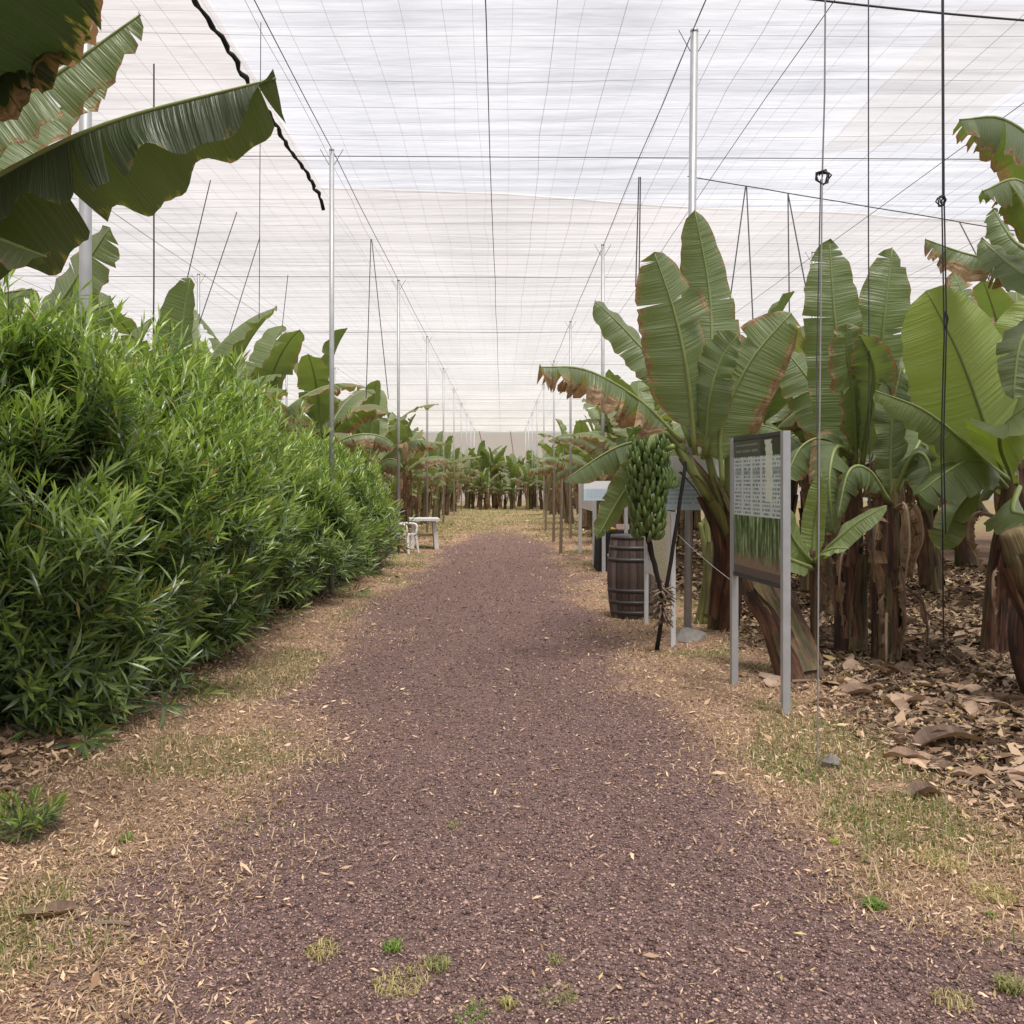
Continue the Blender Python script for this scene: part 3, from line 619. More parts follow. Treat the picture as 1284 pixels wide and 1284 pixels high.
def proto_plant(seed, h, n, L, W, dk=1.0, lean=.15):
    r = random.Random(seed); t = thing('banana_plant', 'x', 'banana plant', (0, 0, 0)); az = r.uniform(0, 6.28)
    top = Vector((lean*math.cos(az), lean*math.sin(az), h)); pts = [(0, 0, -.05), top*.5 + Vector((0, 0, 0)), top]
    rad = [.155, .125, .105, .085, .06]; add_stem(t, pts, rad, r.uniform(.05, .45), 10, seed, sub=12)
    for k in range(3): add_sheath(t, pts, rad, r.uniform(0, .1), r.uniform(.5, .85), r.uniform(0, 6.28), r.uniform(1.2, 2.2), .05, r.uniform(0, .3), seed*7 + k)
    auto_leaves(t, top, n, seed, L, W, dryk=dk)
    for k in range(3): add_dead(t, top - Vector((0, 0, .12 + .1*k)), r.uniform(0, 6.28), r.uniform(.7, 1.25), r.uniform(.2, .34), seed*13 + k)
    return t
protos = [proto_plant(100 + i, *a) for i, a in enumerate([(1.75, 10, 1.75, .58, 1.0), (2.0, 9, 1.9, .62, 1.25), (1.55, 10, 1.6, .55, 1.0), (1.9, 11, 1.7, .6, 1.3), (2.05, 9, 1.8, .56, .9), (1.7, 9, 1.95, .64, 1.0)])]
used = [0]*len(protos)
def place(pi, x, y, rz, sc, label, group):
    if used[pi]: o = copy_tree(protos[pi])
    else: o = protos[pi]; used[pi] = 1
    o.location = (x, y, gz1(x, y) if abs(x) < 12 and y < 75 else 0); o.rotation_euler = (0, 0, rz); o.scale = (sc,)*3; tag(o, label, 'banana plant', group); return o
r = random.Random(42)
for k, xr in enumerate((4.3, 6.4, 8.6, 10.9, 13.4)):                       # rows behind the signs
    yy = max(11.4, xr/.56 + .8); q = 0
    while yy < (36 if xr < 9 else 27):
        place(r.randrange(6), xr + r.uniform(-.4, .4), yy + r.uniform(-.4, .4), r.uniform(0, 6.28), r.uniform(1.02, 1.28), 'broad leaved banana plant, %s in the %s row behind the signs' % (ordn[min(15, q)], ordn[k]), 'banana plants in the rows behind the signs')
        yy += 1.9 if xr < 9.5 else 2.3; q += 1
for q, (x, y, sc, pi) in enumerate([(3.45, 13.4, 1.15, 1), (2.75, 17.6, 1.18, 2), (3.0, 20.5, 1.15, 3), (2.85, 24, 1.12, 4), (2.75, 28, 1.12, 0), (2.8, 32, 1.1, 5), (2.6, 37, 1.1, 1), (2.7, 42, 1.1, 2), (2.5, 48, 1.1, 3), (2.6, 54, 1.1, 4)]):
    place(pi, x, y, r.uniform(0, 6.28), sc, 'banana plant with drooping dark leaves, %s along the track behind the notice boards' % ordn[q], 'banana plants lining the track past the notice boards')
for (x, y, sc, pi, lb) in [(-5.3, 9.4, 1.0, 5, 'first and nearest the thick pole'), (-4.75, 11.4, 1.04, 0, 'second past the thick pole'), (-4.7, 13.4, 1.2, 4, 'third past the thick pole'), (-4.9, 15.4, 1.42, 2, 'fourth past the thick pole'), (-4.6, 17.4, 1.36, 3, 'fifth past the thick pole'),
                           (-7.0, 12.0, 1.3, 1, 'first of the second row'), (-7.1, 14.6, 1.3, 3, 'second of the second row'), (-7, 17.2, 1.3, 0, 'third of the second row'), (-6.8, 20, 1.25, 2, 'fourth of the second row'), (-6.2, 23.5, 1.2, 4, 'fifth of the second row'),
                           (-9.3, 16, 1.3, 5, 'first of the third row'), (-9.3, 19, 1.3, 1, 'second of the third row'), (-9, 22.5, 1.25, 0, 'third of the third row'), (-8.6, 26.5, 1.2, 3, 'fourth of the third row')]:
    place(pi, x, y, r.uniform(0, 6.28), sc, 'ragged banana plant behind the hedge, ' + lb.replace(' and nearest the thick pole', ' past the thick pole'), 'banana plants behind the hedge')
for q, (x, y, sc, pi) in enumerate([(-4.0, 20.3, 1.3, 1), (-3.4, 24.0, 1.22, 5), (-3.1, 28.0, 1.08, 3), (-3.15, 32, 1.08, 0), (-3.0, 36.5, 1.05, 2), (-2.9, 41.5, 1.05, 4), (-2.8, 47, 1.05, 1), (-2.7, 53, 1.05, 5)]):
    place(pi, x, y, r.uniform(0, 6.28), sc, 'banana plant with brown ragged skirt, %s along the track past the hedge' % ordn[q], 'banana plants lining the track past the hedge')
for q, (x, y, sc, pi) in enumerate([(-5.6, 28.5, 1.15, 2), (-5.6, 32.5, 1.15, 4), (-5.5, 37, 1.1, 0), (-5.4, 42, 1.1, 1), (-5.3, 48, 1.1, 3)]):
    place(pi, x, y, r.uniform(0, 6.28), sc, 'banana plant, %s of the inner row past the hedge' % ordn[q], 'banana plants lining the track past the hedge')
for i in range(34):
    place(r.randrange(6), -8.6 + (i//2)*1.05 + r.uniform(-.3, .3), 62 + (i % 2)*3.2 + r.uniform(-1, 1), r.uniform(0, 6.28), r.uniform(.95, 1.25), 'small distant banana plant in the thicket closing the far end of the track', 'banana plants across the far end')

for q in range(40):
    x, y = (-1)**q*(2.9 + r.random()*2.2), 24 + q*.9 + r.uniform(-.5, .5)
    place(r.randrange(6), x, y, r.uniform(0, 6.28), r.uniform(.45, .7), 'low young banana plant filling a gap in the row ' + ('behind the notice boards' if x > 0 else 'past the hedge'), 'young plants between the rows')
for q in range(34): place(r.randrange(6), -7.5 + q*.46 + r.uniform(-.3, .3), 58.6 + r.uniform(-1.2, 1.2), r.uniform(0, 6.28), r.uniform(.55, .95), 'low young banana plant at the foot of the far thicket', 'young plants at the far end')
# --- leaning plant with the bunch
H = 10.3
b = G(905, 782); b.y = H; b.x = (905 - VX)*H/F; b.z = .06
h1 = thing('banana_plant', 'leaning banana plant with orange brown trunk carrying a heavy green bunch', 'banana plant', b)
sp = [b - Vector((0, 0, .12)), P(911, 725, 10.0), P(910, 668, 9.6), P(893, 620, 9.36), P(858, 572, 9.15)]; sr = [.15, .135, .108, .088, .062]
add_stem(h1, sp, sr, .25, 16, 1)
for k, (a, c, z, w, g) in enumerate([(.02, .55, -1.2, 1.8, 0), (.1, .8, -2.4, 1.3, 0), (.3, .85, -.5, 1.2, .3), (.5, .92, -1.8, 1.1, .8), (.05, .7, .6, 1.6, 0), (.6, .95, -2.8, .9, .9)]): add_sheath(h1, sp, sr, a, c, z, w, .035, g, k)
for k, (pp, rr) in enumerate([([(890, 625, 9.3), (868, 590, 9.15), (846, 553, 9.1), (835, 530, 9.05)], .055), ([(905, 640, 9.4), (895, 600, 9.25), (885, 560, 9.2)], .05), ([(912, 645, 9.5), (913, 590, 9.35), (910, 545, 9.25)], .045)]):
    o = MB().tube(catmull([P(*q) for q in pp], 8), [rr*(1 - .35*i/8) for i in range(9)], 9).build('petiole', M['rib'], h1, True, True)
FRONT = Vector((.05, -1, .1))
pl(h1, [(882, 575, 9.15), (892, 470, 9.35), (890, 370, 9.45), (871, 263, 9.35)], 84, FRONT, dry=.16, fold=(-5, -10), curl=(-15, -15), tears=2, ripple=.018, seed=11, pet=.10)
pl(h1, [(872, 570, 9.05), (862, 470, 8.85), (845, 390, 8.75), (820, 316, 8.65)], 104, FRONT, dry=.20, fold=(-12, -8), curl=(-20, -15), tears=3, ripple=.02, seed=12, pet=.10, jag=.06)
pl(h1, [(868, 560, 9.35), (830, 470, 9.55), (790, 420, 9.65), (746, 377, 9.65)], 60, Vector((.3, -.8, .5)), dry=.1, fold=(-25, -15), curl=(-30, -20), tears=1, seed=13, pet=.25)
pl(h1, [(855, 553, 8.75), (800, 500, 8.45), (735, 464, 8.15), (676, 460, 7.95)], 105, Vector((-.2, -.55, .8)), dry=.50, fold=(-48, -30), curl=(-35, -40), tears=12, gap=1.0, ripple=.03, seed=14, pet=.10, jag=.16, sidedrop=30)
pl(h1, [(906, 610, 9.05), (905, 535, 8.95), (940, 455, 8.85), (992, 392, 8.75)], 112, Vector((-.25, -1, .2)), dry=.26, tone=.1, fold=(-6, -12), curl=(-12, -15), tears=2, ripple=.015, seed=15, pet=.14, wf=(.9, .8))
pl(h1, [(885, 570, 9.05), (890, 500, 8.85), (905, 450, 8.75), (925, 420, 8.65)], 70, Vector((-.7, -.7, .1)), dry=.12, fold=(20, 15), curl=(-30, -10), tears=1, seed=16, pet=.1)
pl(h1, [(850, 560, 9.2), (815, 552, 9.35), (770, 562, 9.4), (706, 603, 9.35)], 66, Vector((-.2, -.3, 1)), dry=.15, fold=(-50, -55), curl=(-25, -20), tears=7, gap=.5, seed=17, pet=.12, jag=.06)
pl(h1, [(845, 560, 8.85), (815, 575, 9.15), (780, 620, 9.25), (748, 676, 9.25)], 46, Vector((.5, -.8, .2)), dry=.12, fold=(-15, -10), curl=(-20, -20), tears=2, seed=18, pet=.2)
# bunch
bunch_top = P(812, 545, 10.35); bp = catmull([P(858, 566, 9.12), P(836, 543, 9.05), P(817, 552, 9.0), P(812, 600, 8.97), P(812, 668, 8.95)], 20)
bunch = MB().tube(bp, [.045]*8 + [.035]*13, 9).build('bunch', M['rib'], h1, True, True); bunch['label'] = 'heavy bunch of unripe green bananas'
ph_ = catmull([P(812, 665, 8.95), P(816, 690, 8.95), P(825, 725, 8.97), P(830, 750, 9.0)], 12)
MB().tube(ph_, [.03 - .001*i for i in range(13)], 8, wob=lambda i, k: 1 + .15*math.sin(i*2.3 + k)).build('flower_stalk', M['prop_bark'], h1, True, True)
mb = MB(); fr = random.Random(9)
for i in range(90):
    a = fr.uniform(0, 6.28); e = fr.uniform(-.9, .9); p = ph_[-1] + Vector((0, 0, fr.uniform(-.22, .10))); d = Vector((math.cos(a)*math.cos(e), math.sin(a)*math.cos(e), math.sin(e)*.7))
    mb.tube([p, p + d*fr.uniform(.05, .12), p + d*fr.uniform(.10, .15) - Vector((0, 0, .03))], [.012, .009, .003], 4)
o = mb.build('withered_flowers', M['stake_wood'], h1, True, True); o['kind'] = 'stuff'; o['label'] = 'withered brown flower remnants'
fp = [Vector((0.0, 0, 0)), Vector((.040, 0, -.006)), Vector((.080, 0, .012)), Vector((.108, 0, .050)), Vector((.122, 0, .100)), Vector((.122, 0, .135))]
fm = MB().tube(catmull(fp, 9), [.012, .016, .024, .0275, .0285, .028, .026, .022, .014, .008], 7).mesh('banana', M['banana_green'], True)
bpl = bp[11:]; nh = 13
for k in range(nh):
    t = k/(nh - 1); s = t*(len(bpl) - 1); i = min(int(s), len(bpl) - 2); c = bpl[i].lerp(bpl[i+1], s - i) - Vector(root_loc(h1)); az = k*1.15
    cnt = 19 if k < 9 else 15; R0 = .035 + .058*math.sin(math.pi*min(1, .25 + t*.62))
    for j in range(cnt):
        row = j % 2; a = az + (j/cnt)*6.283 + fr.uniform(-.08, .08); o = bpy.data.objects.new('banana', fm); COL.objects.link(o); o.parent = bunch
        o.location = c + Vector((math.cos(a)*R0, math.sin(a)*R0, -.055 + row*.04 + fr.uniform(-.012, .012)))
        o.rotation_euler = (fr.uniform(-.15, .15), fr.uniform(-.20, .05) + (-.25 if row else .12), a + fr.uniform(-.12, .12)); sc = fr.uniform(.70, .84)*(1.0 - .1*abs(t - .45)); o.scale = (sc, sc, sc)
for j in range(9):                                              # the separate upper hand that stands off the bunch
    a = -.3 + (j % 5)*.14; o = bpy.data.objects.new('banana', fm); COL.objects.link(o); o.parent = bunch
    o.location = P(826 + (j % 5)*4.2, 612 - (j//5)*9, 8.85) - Vector(root_loc(h1)); o.rotation_euler = (fr.uniform(-.2, .2), -.55, a); o.scale = (.72,)*3
# prop stick
pr = G(823, 815); tag(MB().tube(catmull([pr + Vector((0, 0, -.03)), P(834, 748, 9.15), P(848, 660, 9.1), P(860, 578, 9.1)], 10), [.022, .022, .021, .02, .02, .02, .019, .019, .018, .018, .017], 7, wob=lambda i, k: 1 + .1*math.sin(i*3 + k)).build('prop_stick', M['prop_bark'], None, True),
    'dark slanting wooden prop holding up the leaning banana trunk', 'prop')
# suckers beside the leaning plant
for k, (xb, xt, yt, yb_) in enumerate([(883, 886, 640, 775), (893, 878, 655, 772), (876, 889, 690, 778)]):
    b = P(xb, 606 + F*HC/10.75, 10.75); b.z = 0
    s_ = thing('banana_sucker', ['tall yellow green sucker stalk beside the leaning trunk', 'curved yellow green sucker stalk hugging the leaning trunk', 'short green sucker stalk by the concrete foot'][k], 'sucker', b, group='suckers by the leaning trunk')
    pts = [b, P((xb + xt)/2 + 3, (yt + yb_)/2, 10.75), P(xt, yt, 10.8)]; add_stem(s_, pts, [.06, .05, .025], .95, 9, 30 + k)
    add_sheath(s_, pts, [.06, .05, .025], .1, .7, -1.5 + k, 1.6, .05, .5, k)

# --- leaning cut trunk behind the printed board
b = G(1012, 856); t = thing('cut_banana_plant', 'thick slanting cut banana trunk with peeling sheaths behind the printed board', 'banana trunk', b)
pts = [b - Vector((0, 0, .06)), P(985, 790, 7.9), P(955, 730, 8.1), P(930, 690, 8.3)]; rad = [.18, .15, .13, .11]
add_stem(t, pts, rad, .1, 16, 41)

for k in range(5): add_sheath(t, pts, rad, .02 + .05*k, .6 + .08*k, -2.6 + k*.75, 1.5, .05, .25 if k % 2 else 0, 50 + k)

# --- paired plants
def shreds(t, pts, n, seed):
    r = random.Random(seed); path = catmull(pts, 20)
    for k in range(n): add_dead(t, path[r.randrange(6, 18)], -1.57 + r.uniform(-1.9, 1.9), r.uniform(.35, .8), r.uniform(.07, .16), seed*3 + k)
def hero(label, base_px, crown, stem_mid, rad, green, seed, name='banana_plant'):
    b = G(*base_px); t = thing(name, label, 'banana plant', b); pts = [b - Vector((0, 0, .05)), P(*stem_mid), P(*crown)]
    add_stem(t, pts, rad, green, 14, seed); r = random.Random(seed)
    for k in range(5): add_sheath(t, pts, rad, r.uniform(0, .15), r.uniform(.45, .9), -1.57 + r.uniform(-1.6, 1.6), r.uniform(1.0, 1.9), .045, r.choice([0, 0, .3]), seed + k)
    shreds(t, pts, 6, seed); return t, pts
h2, _ = hero('banana plant with two tall upright leaves, of the pair past the printed board', (1066, 820), (1072, 560, 9.0), (1068, 700, 9.0), [.135, .115, .10, .08, .055], .08, 61)
pl(h2, [(1074, 600, 9.0), (1056, 480, 8.9), (1046, 390, 8.8), (1040, 300, 8.8)], 84, FRONT, dry=.08, fold=(-14, -8), curl=(-15, -20), tears=3, seed=62, pet=.08)
pl(h2, [(1082, 590, 9.1), (1100, 480, 9.1), (1110, 390, 9.0), (1119, 310, 9.0)], 78, FRONT, dry=.12, fold=(-12, -14), curl=(-20, -15), tears=5, seed=63, pet=.08, jag=.05)
pl(h2, [(1074, 590, 8.9), (1070, 500, 8.6), (1062, 450, 8.4), (1062, 405, 8.3)], 70, Vector((.4, -.9, 0)), dry=.24, fold=(30, 20), curl=(-25, -25), tears=3, seed=64, pet=.08)
pl(h2, [(1080, 590, 8.9), (1092, 510, 8.6), (1095, 460, 8.4), (1078, 420, 8.2)], 62, Vector((-.5, -.9, 0)), dry=.2, fold=(22, 14), curl=(-25, -25), tears=3, seed=65, pet=.08)
pl(h2, [(1070, 580, 9.1), (1035, 510, 9.3), (1010, 470, 9.4), (985, 440, 9.5)], 80, Vector((.1, -.9, .5)), dry=.14, fold=(-20, -20), curl=(-35, -30), tears=4, seed=66, pet=.1)
pl(h2, [(1080, 580, 9.1), (1120, 500, 9.4), (1140, 450, 9.6), (1150, 420, 9.7)], 84, Vector((-.1, -1, .3)), dry=.22, fold=(-20, -20), curl=(-30, -30), tears=4, seed=67, pet=.1)
pl(h2, [(1068, 575, 9.0), (1035, 550, 8.8), (1005, 560, 8.7), (985, 600, 8.6)], 78, Vector((0, -.5, 1)), dry=.25, fold=(-45, -40), curl=(-30, -30), tears=5, seed=68, pet=.1)
pl(h2, [(1072, 575, 8.9), (1050, 560, 8.5), (1040, 600, 8.3), (1045, 670, 8.3)], 66, Vector((-.2, -1, .3)), dry=.25, fold=(-20, -30), curl=(-40, -40), tears=5, seed=69, pet=.1)
for k, (a, l) in enumerate([(-1.2, .7), (-2.6, .9), (-.3, .8)]): add_dead(h2, P(1072, 590 + 10*k, 9.0), a, l, .3, 600 + k)
h3, _ = hero('banana plant with reddish trunk and hanging leaves, of the pair past the printed board', (1112, 832), (1118, 600, 8.6), (1114, 730, 8.6), [.12, .105, .095, .075, .05], .35, 71)
pl(h3, [(1118, 640, 8.6), (1116, 570, 8.5), (1120, 510, 8.4), (1130, 460, 8.5)], 66, Vector((.5, -.8, .1)), dry=.08, fold=(15, 10), curl=(-20, -20), tears=2, seed=72, pet=.08)
pl(h3, [(1116, 630, 8.5), (1090, 590, 8.3), (1065, 590, 8.1), (1050, 650, 8.0)], 62, Vector((0, -.5, 1)), dry=.12, fold=(-45, -35), curl=(-30, -30), tears=4, seed=73, pet=.1)
pl(h3, [(1120, 620, 8.6), (1145, 570, 8.4), (1165, 580, 8.3), (1170, 640, 8.2)], 72, Vector((0, -.6, .8)), dry=.1, fold=(-40, -35), curl=(-30, -30), tears=3, seed=74, pet=.1)
pl(h3, [(1118, 620, 8.7), (1105, 560, 8.9), (1085, 525, 9.0), (1055, 520, 9.1)], 80, Vector((0, -.9, .5)), dry=.2, fold=(-20, -20), curl=(-30, -30), tears=4, seed=75, pet=.1)
pl(h3, [(1122, 625, 8.7), (1150, 560, 8.9), (1170, 530, 9.1), (1195, 530, 9.2)], 80, Vector((0, -.8, .6)), dry=.15, fold=(-25, -25), curl=(-30, -30), tears=4, seed=76, pet=.1)
for k, (a, l) in enumerate([(-1.0, .6), (-2.4, .75)]): add_dead(h3, P(1116, 640 + 10*k, 8.6), a, l, .28, 700 + k)

# --- lime plant
h4, _ = hero('banana plant with one huge fresh lime green leaf and red streaked trunk', (1250, 822), (1268, 590, 8.6), (1258, 710, 8.8), [.15, .135, .12, .09, .06], .18, 81)
pl(h4, [(1266, 610, 8.6), (1240, 545, 8.4), (1205, 450, 8.2), (1162, 364, 8.1)], 150, Vector((-.25, -.9, .55)), dry=.0, tone=1.0, fold=(-6, -10), curl=(-12, -20), tears=0, ripple=.012, seed=82, pet=.10, lm='leaf')
pl(h4, [(1262, 610, 8.5), (1215, 560, 8.0), (1160, 515, 7.8), (1098, 490, 7.7)], 66, Vector((-.1, -.6, .9)), dry=.02, tone=.35, fold=(-30, -45), curl=(-25, -25), tears=1, seed=83, pet=.12)
pl(h4, [(1270, 600, 8.6), (1280, 520, 8.5), (1290, 440, 8.4), (1300, 370, 8.4)], 110, Vector((-.3, -1, .1)), dry=.02, tone=.8, fold=(10, 0), curl=(-15, -20), tears=1, seed=84, pet=.08)
pl(h4, [(1264, 600, 8.5), (1225, 575, 8.1), (1190, 590, 7.9), (1150, 620, 7.8)], 90, Vector((0, -.55, .9)), dry=.05, tone=.15, fold=(-25, -30), curl=(-35, -30), tears=2, seed=85, pet=.1)
pl(h4, [(1275, 605, 8.4), (1255, 560, 7.8), (1262, 530, 7.5), (1300, 500, 7.3)], 90, Vector((0, -.7, .7)), dry=.03, tone=.45, fold=(-15, -20), curl=(-20, -20), tears=1, seed=86, pet=.1)
pl(h4, [(1262, 610, 8.6), (1230, 610, 8.9), (1200, 640, 9.1), (1180, 690, 9.2)], 80, Vector((0, -.7, .7)), dry=.2, fold=(-30, -30), curl=(-30, -30), tears=4, seed=87, pet=.1)
pl(h4, [(1275, 600, 8.8), (1255, 500, 9.3), (1230, 420, 9.6), (1195, 340, 9.8)], 80, Vector((.2, -1, .2)), dry=.42, fold=(-10, -15), curl=(-30, -30), tears=8, seed=88, pet=.1, jag=.12)
pl(h4, [(1278, 610, 8.4), (1270, 640, 8.0), (1290, 650, 7.6), (1320, 700, 7.3)], 80, Vector((0, -.5, 1)), dry=.1, tone=.2, fold=(-30, -30), curl=(-30, -30), tears=2, seed=89, pet=.1)
# --- plant at the frame edge with high leaves
b = Vector((4.12, 7.1, 0)); h5 = thing('banana_plant', 'banana plant with a leaning tan stem and leaves high above the lime leaf', 'banana plant', b)
pts = [b - Vector((0, 0, .05)), P(1300, 800, 7.1), P(1325, 700, 7.2), P(1350, 480, 7.3), P(1350, 330, 7.3)]; rad = [.17, .16, .15, .12, .08]; add_stem(h5, pts, rad, .15, 14, 91)
for k in range(4): add_sheath(h5, pts, rad, .02, .5 + .1*k, -3.0 + k*.6, 1.4, .06, 0, 95 + k)
pts2 = [Vector((4.05, 6.85, -.03)), P(1312, 780, 6.85), P(1288, 715, 6.8), P(1268, 664, 6.8)]
add_stem(h5, pts2, [.13, .125, .115, .085], .30, 14, 97, 'cut_stem')['label'] = 'leaning tan stem cut off at the top'
for k in range(4): add_sheath(h5, pts2, [.13, .125, .115, .085], .05 + .1*k, .75 + .08*k, -2.9 + k*.8, 1.5, .04, .3*(k % 2), 970 + k)
for k, a in enumerate([dict(px=[(1350, 330, 7.3), (1310, 200, 6.9), (1260, 150, 6.6), (1203, 150, 6.4)], Wpx=110, ref=Vector((0, -.5, 1)), dry=.22, fold=(-48, -48), curl=(-30, -30), tears=4),
                       dict(px=[(1350, 340, 7.2), (1310, 260, 6.8), (1275, 225, 6.6), (1232, 240, 6.5)], Wpx=90, ref=Vector((0, -.5, 1)), dry=.15, fold=(-45, -40), curl=(-30, -30), tears=3),
                       dict(px=[(1345, 350, 7.3), (1300, 320, 7.5), (1270, 300, 7.6), (1245, 262, 7.7)], Wpx=60, ref=Vector((.2, -1, .5)), dry=.05, fold=(-15, -15), curl=(-30, -30), tears=2),
                       dict(px=[(1345, 360, 7.2), (1300, 350, 7.0), (1265, 330, 7.2), (1230, 300, 7.4)], Wpx=60, ref=Vector((0, -1, .6)), dry=.1, fold=(-20, -20), curl=(-30, -30), tears=3),
                       dict(px=[(1350, 360, 7.2), (1290, 330, 7.7), (1220, 320, 7.9), (1160, 300, 8.1)], Wpx=80, ref=Vector((.2, -.8, .8)), dry=.48, fold=(-40, -35), curl=(-30, -40), tears=9),
                       dict(px=[(1350, 370, 7.2), (1310, 390, 7.0), (1280, 430, 6.9), (1270, 500, 6.9)], Wpx=70, ref=Vector((-.5, -.8, .5)), dry=.1, fold=(-20, -20), curl=(-30, -30), tears=3),
                       dict(px=[(1352, 340, 7.3), (1390, 220, 7.2), (1430, 150, 7.2), (1500, 130, 7.2)], Wpx=100, ref=Vector((0, -.5, 1)), dry=.2, fold=(-40, -40), curl=(-30, -30), tears=4)]):
    pl(h5, seed=900 + k, pet=.08, **a)
# --- young sucker plant by the cord
b = G(1022, 852); s1 = thing('young_banana', 'young banana shoot with thin stem and small fresh leaves beside the cord', 'banana shoot', b)
add_stem(s1, [b - Vector((0, 0, .03)), P(1020, 760, 7.85), P(1020, 690, 7.8)], [.035, .03, .026], .1, 9, 110)
pl(s1, [(1020, 705, 7.8), (1022, 660, 7.8), (1026, 630, 7.75), (1030, 594, 7.7)], 34, Vector((-.5, -.8, .1)), dry=0, tone=.6, fold=(35, 10), curl=(-10, 10), tears=0, ripple=.005, freq=3, jag=.01, seed=111, pet=.02)
pl(s1, [(1022, 705, 7.8), (1045, 680, 7.6), (1075, 655, 7.5), (1112, 634, 7.4)], 40, Vector((0, -.5, 1)), dry=0, tone=.35, fold=(-20, -5), curl=(-20, -10), tears=0, ripple=.005, freq=3, jag=.01, seed=112, pet=.2)
pl(s1, [(1018, 705, 7.8), (1005, 690, 7.6), (992, 670, 7.5), (984, 640, 7.4)], 50, Vector((.2, -1, .3)), dry=0, tone=.3, fold=(-10, -10), curl=(-20, -10), tears=1, ripple=.005, freq=3, jag=.01, seed=113, pet=.1)
pl(s1, [(1022, 705, 7.8), (1035, 692, 7.5), (1048, 687, 7.4), (1064, 688, 7.3)], 24, Vector((0, -.4, 1)), dry=.05, tone=.4, fold=(-20, -5), curl=(-20, -10), tears=0, ripple=.005, freq=3, jag=.01, seed=114, pet=.1)
pl(s1, [(1018, 712, 7.8), (1000, 705, 7.4), (990, 700, 7.3), (982, 690, 7.2)], 34, Vector((0, -.8, .5)), dry=.05, tone=.2, fold=(-20, -15), curl=(-20, -10), tears=0, ripple=.005, freq=3, jag=.01, seed=115, pet=.1)

# --- big plant over the entrance end of the hedge
b = Vector((-3.55, 4.35, 0)); h6 = thing('banana_plant', 'tall banana plant overhanging the open end of the hedge with a huge ribbed leaf', 'banana plant', b)
pts = [b - Vector((0, 0, .05)), b + Vector((0, 0, 1.2)), b + Vector((.1, .05, 2.55))]; rad = [.17, .14, .11, .085]; add_stem(h6, pts, rad, .3, 14, 120)
UPV = Vector((.1, -.35, 1))
pl(h6, [(-250, 330, 4.4), (-60, 250, 4.2), (120, 160, 4.0), (346, 98, 3.85)], 300, Vector((-.15, -.42, 1)), lm='leaf_grey', dry=.05, fold=(-42, -78), curl=(-22, -4), tears=2, gap=.9, ripple=.045, seed=122, pet=.12, nseg=70, nv=10, freq=4, wf=(.56, .80), sidedrop=10)
pl(h6, [(-300, 300, 4.4), (-160, 90, 3.9), (-50, -10, 3.6), (90, -120, 3.3)], 310, Vector((-.5, .2, 1)), lm='leaf_dark', dry=.12, fold=(-20, -15), curl=(-25, -20), tears=2, ripple=.03, seed=123, pet=.12, nseg=40, nv=8)
pl(h6, [(-250, 300, 4.5), (-60, 170, 4.5), (60, 100, 4.5), (176, 18, 4.5)], 120, Vector((0, -.8, .6)), dry=.16, fold=(-25, -20), curl=(-35, -20), tears=2, seed=124, pet=.12, nseg=36)
pl(h6, [(-250, 310, 4.6), (-80, 230, 4.8), (40, 160, 5.0), (142, 88, 5.1)], 90, Vector((0, -.7, .8)), dry=.22, fold=(-25, -25), curl=(-30, -30), tears=4, seed=125, pet=.12, nseg=36)
pl(h6, [(-250, 300, 4.3), (-80, 150, 4.1), (20, 80, 4.0), (118, 20, 3.9)], 130, Vector((-.3, -.5, .7)), lm='leaf_dark', dry=.34, fold=(-25, -35), curl=(-25, -25), tears=4, seed=135, pet=.12, nseg=36)
pl(h6, [(-250, 320, 4.4), (-120, 275, 4.2), (-30, 290, 4.1), (58, 322, 4.0)], 100, Vector((.1, -.6, 1)), dry=.15, fold=(-20, -25), curl=(-25, -25), tears=2, seed=126, pet=.12, nseg=30)
pl(h6, [(-260, 310, 4.5), (-320, 180, 4.4), (-420, 120, 4.3), (-540, 160, 4.2)], 180, Vector((0, -.3, 1)), dry=.2, fold=(-30, -30), curl=(-30, -30), tears=4, seed=128, pet=.12)
pl(h6, [(-255, 320, 4.4), (-180, 330, 3.9), (-120, 380, 3.6), (-90, 480, 3.5)], 150, Vector((.3, -.5, 1)), dry=.3, fold=(-30, -30), curl=(-30, -30), tears=5, seed=129, pet=.12)
# plant behind the thick pole
b = Vector((-4.2, 7.9, 0)); h7 = thing('banana_plant', 'banana plant with broad pale leaves just behind the thick net pole', 'banana plant', b)
pts = [b - Vector((0, 0, .05)), b + Vector((0, 0, 1)), b + Vector((.05, 0, 2.15))]; rad = [.16, .13, .1, .08]; add_stem(h7, pts, rad, .3, 12, 130)
for k, a in enumerate([dict(px=[(-10, 520, 7.9), (50, 420, 7.7), (95, 350, 7.6), (138, 285, 7.5)], Wpx=96, ref=Vector((-.2, -.9, .4)), dry=.12, fold=(-15, -20), curl=(-15, -20), tears=2),
                       dict(px=[(-10, 520, 7.9), (40, 450, 8.1), (90, 400, 8.2), (142, 380, 8.2)], Wpx=100, ref=Vector((0, -.9, .5)), dry=.1, fold=(-15, -20), curl=(-25, -20), tears=2),
                       dict(px=[(-15, 520, 7.9), (-30, 430, 7.7), (-10, 375, 7.5), (40, 362, 7.3)], Wpx=95, ref=Vector((0, -.7, .8)), dry=.2, fold=(-30, -30), curl=(-25, -20), tears=3),
                       dict(px=[(-15, 520, 7.9), (0, 470, 7.4), (30, 440, 7.2), (80, 440, 7.0)], Wpx=80, ref=Vector((0, -.6, .8)), dry=.4, fold=(-30, -30), curl=(-25, -20), tears=5)]):
    pl(h7, seed=930 + k, pet=.08, **a)

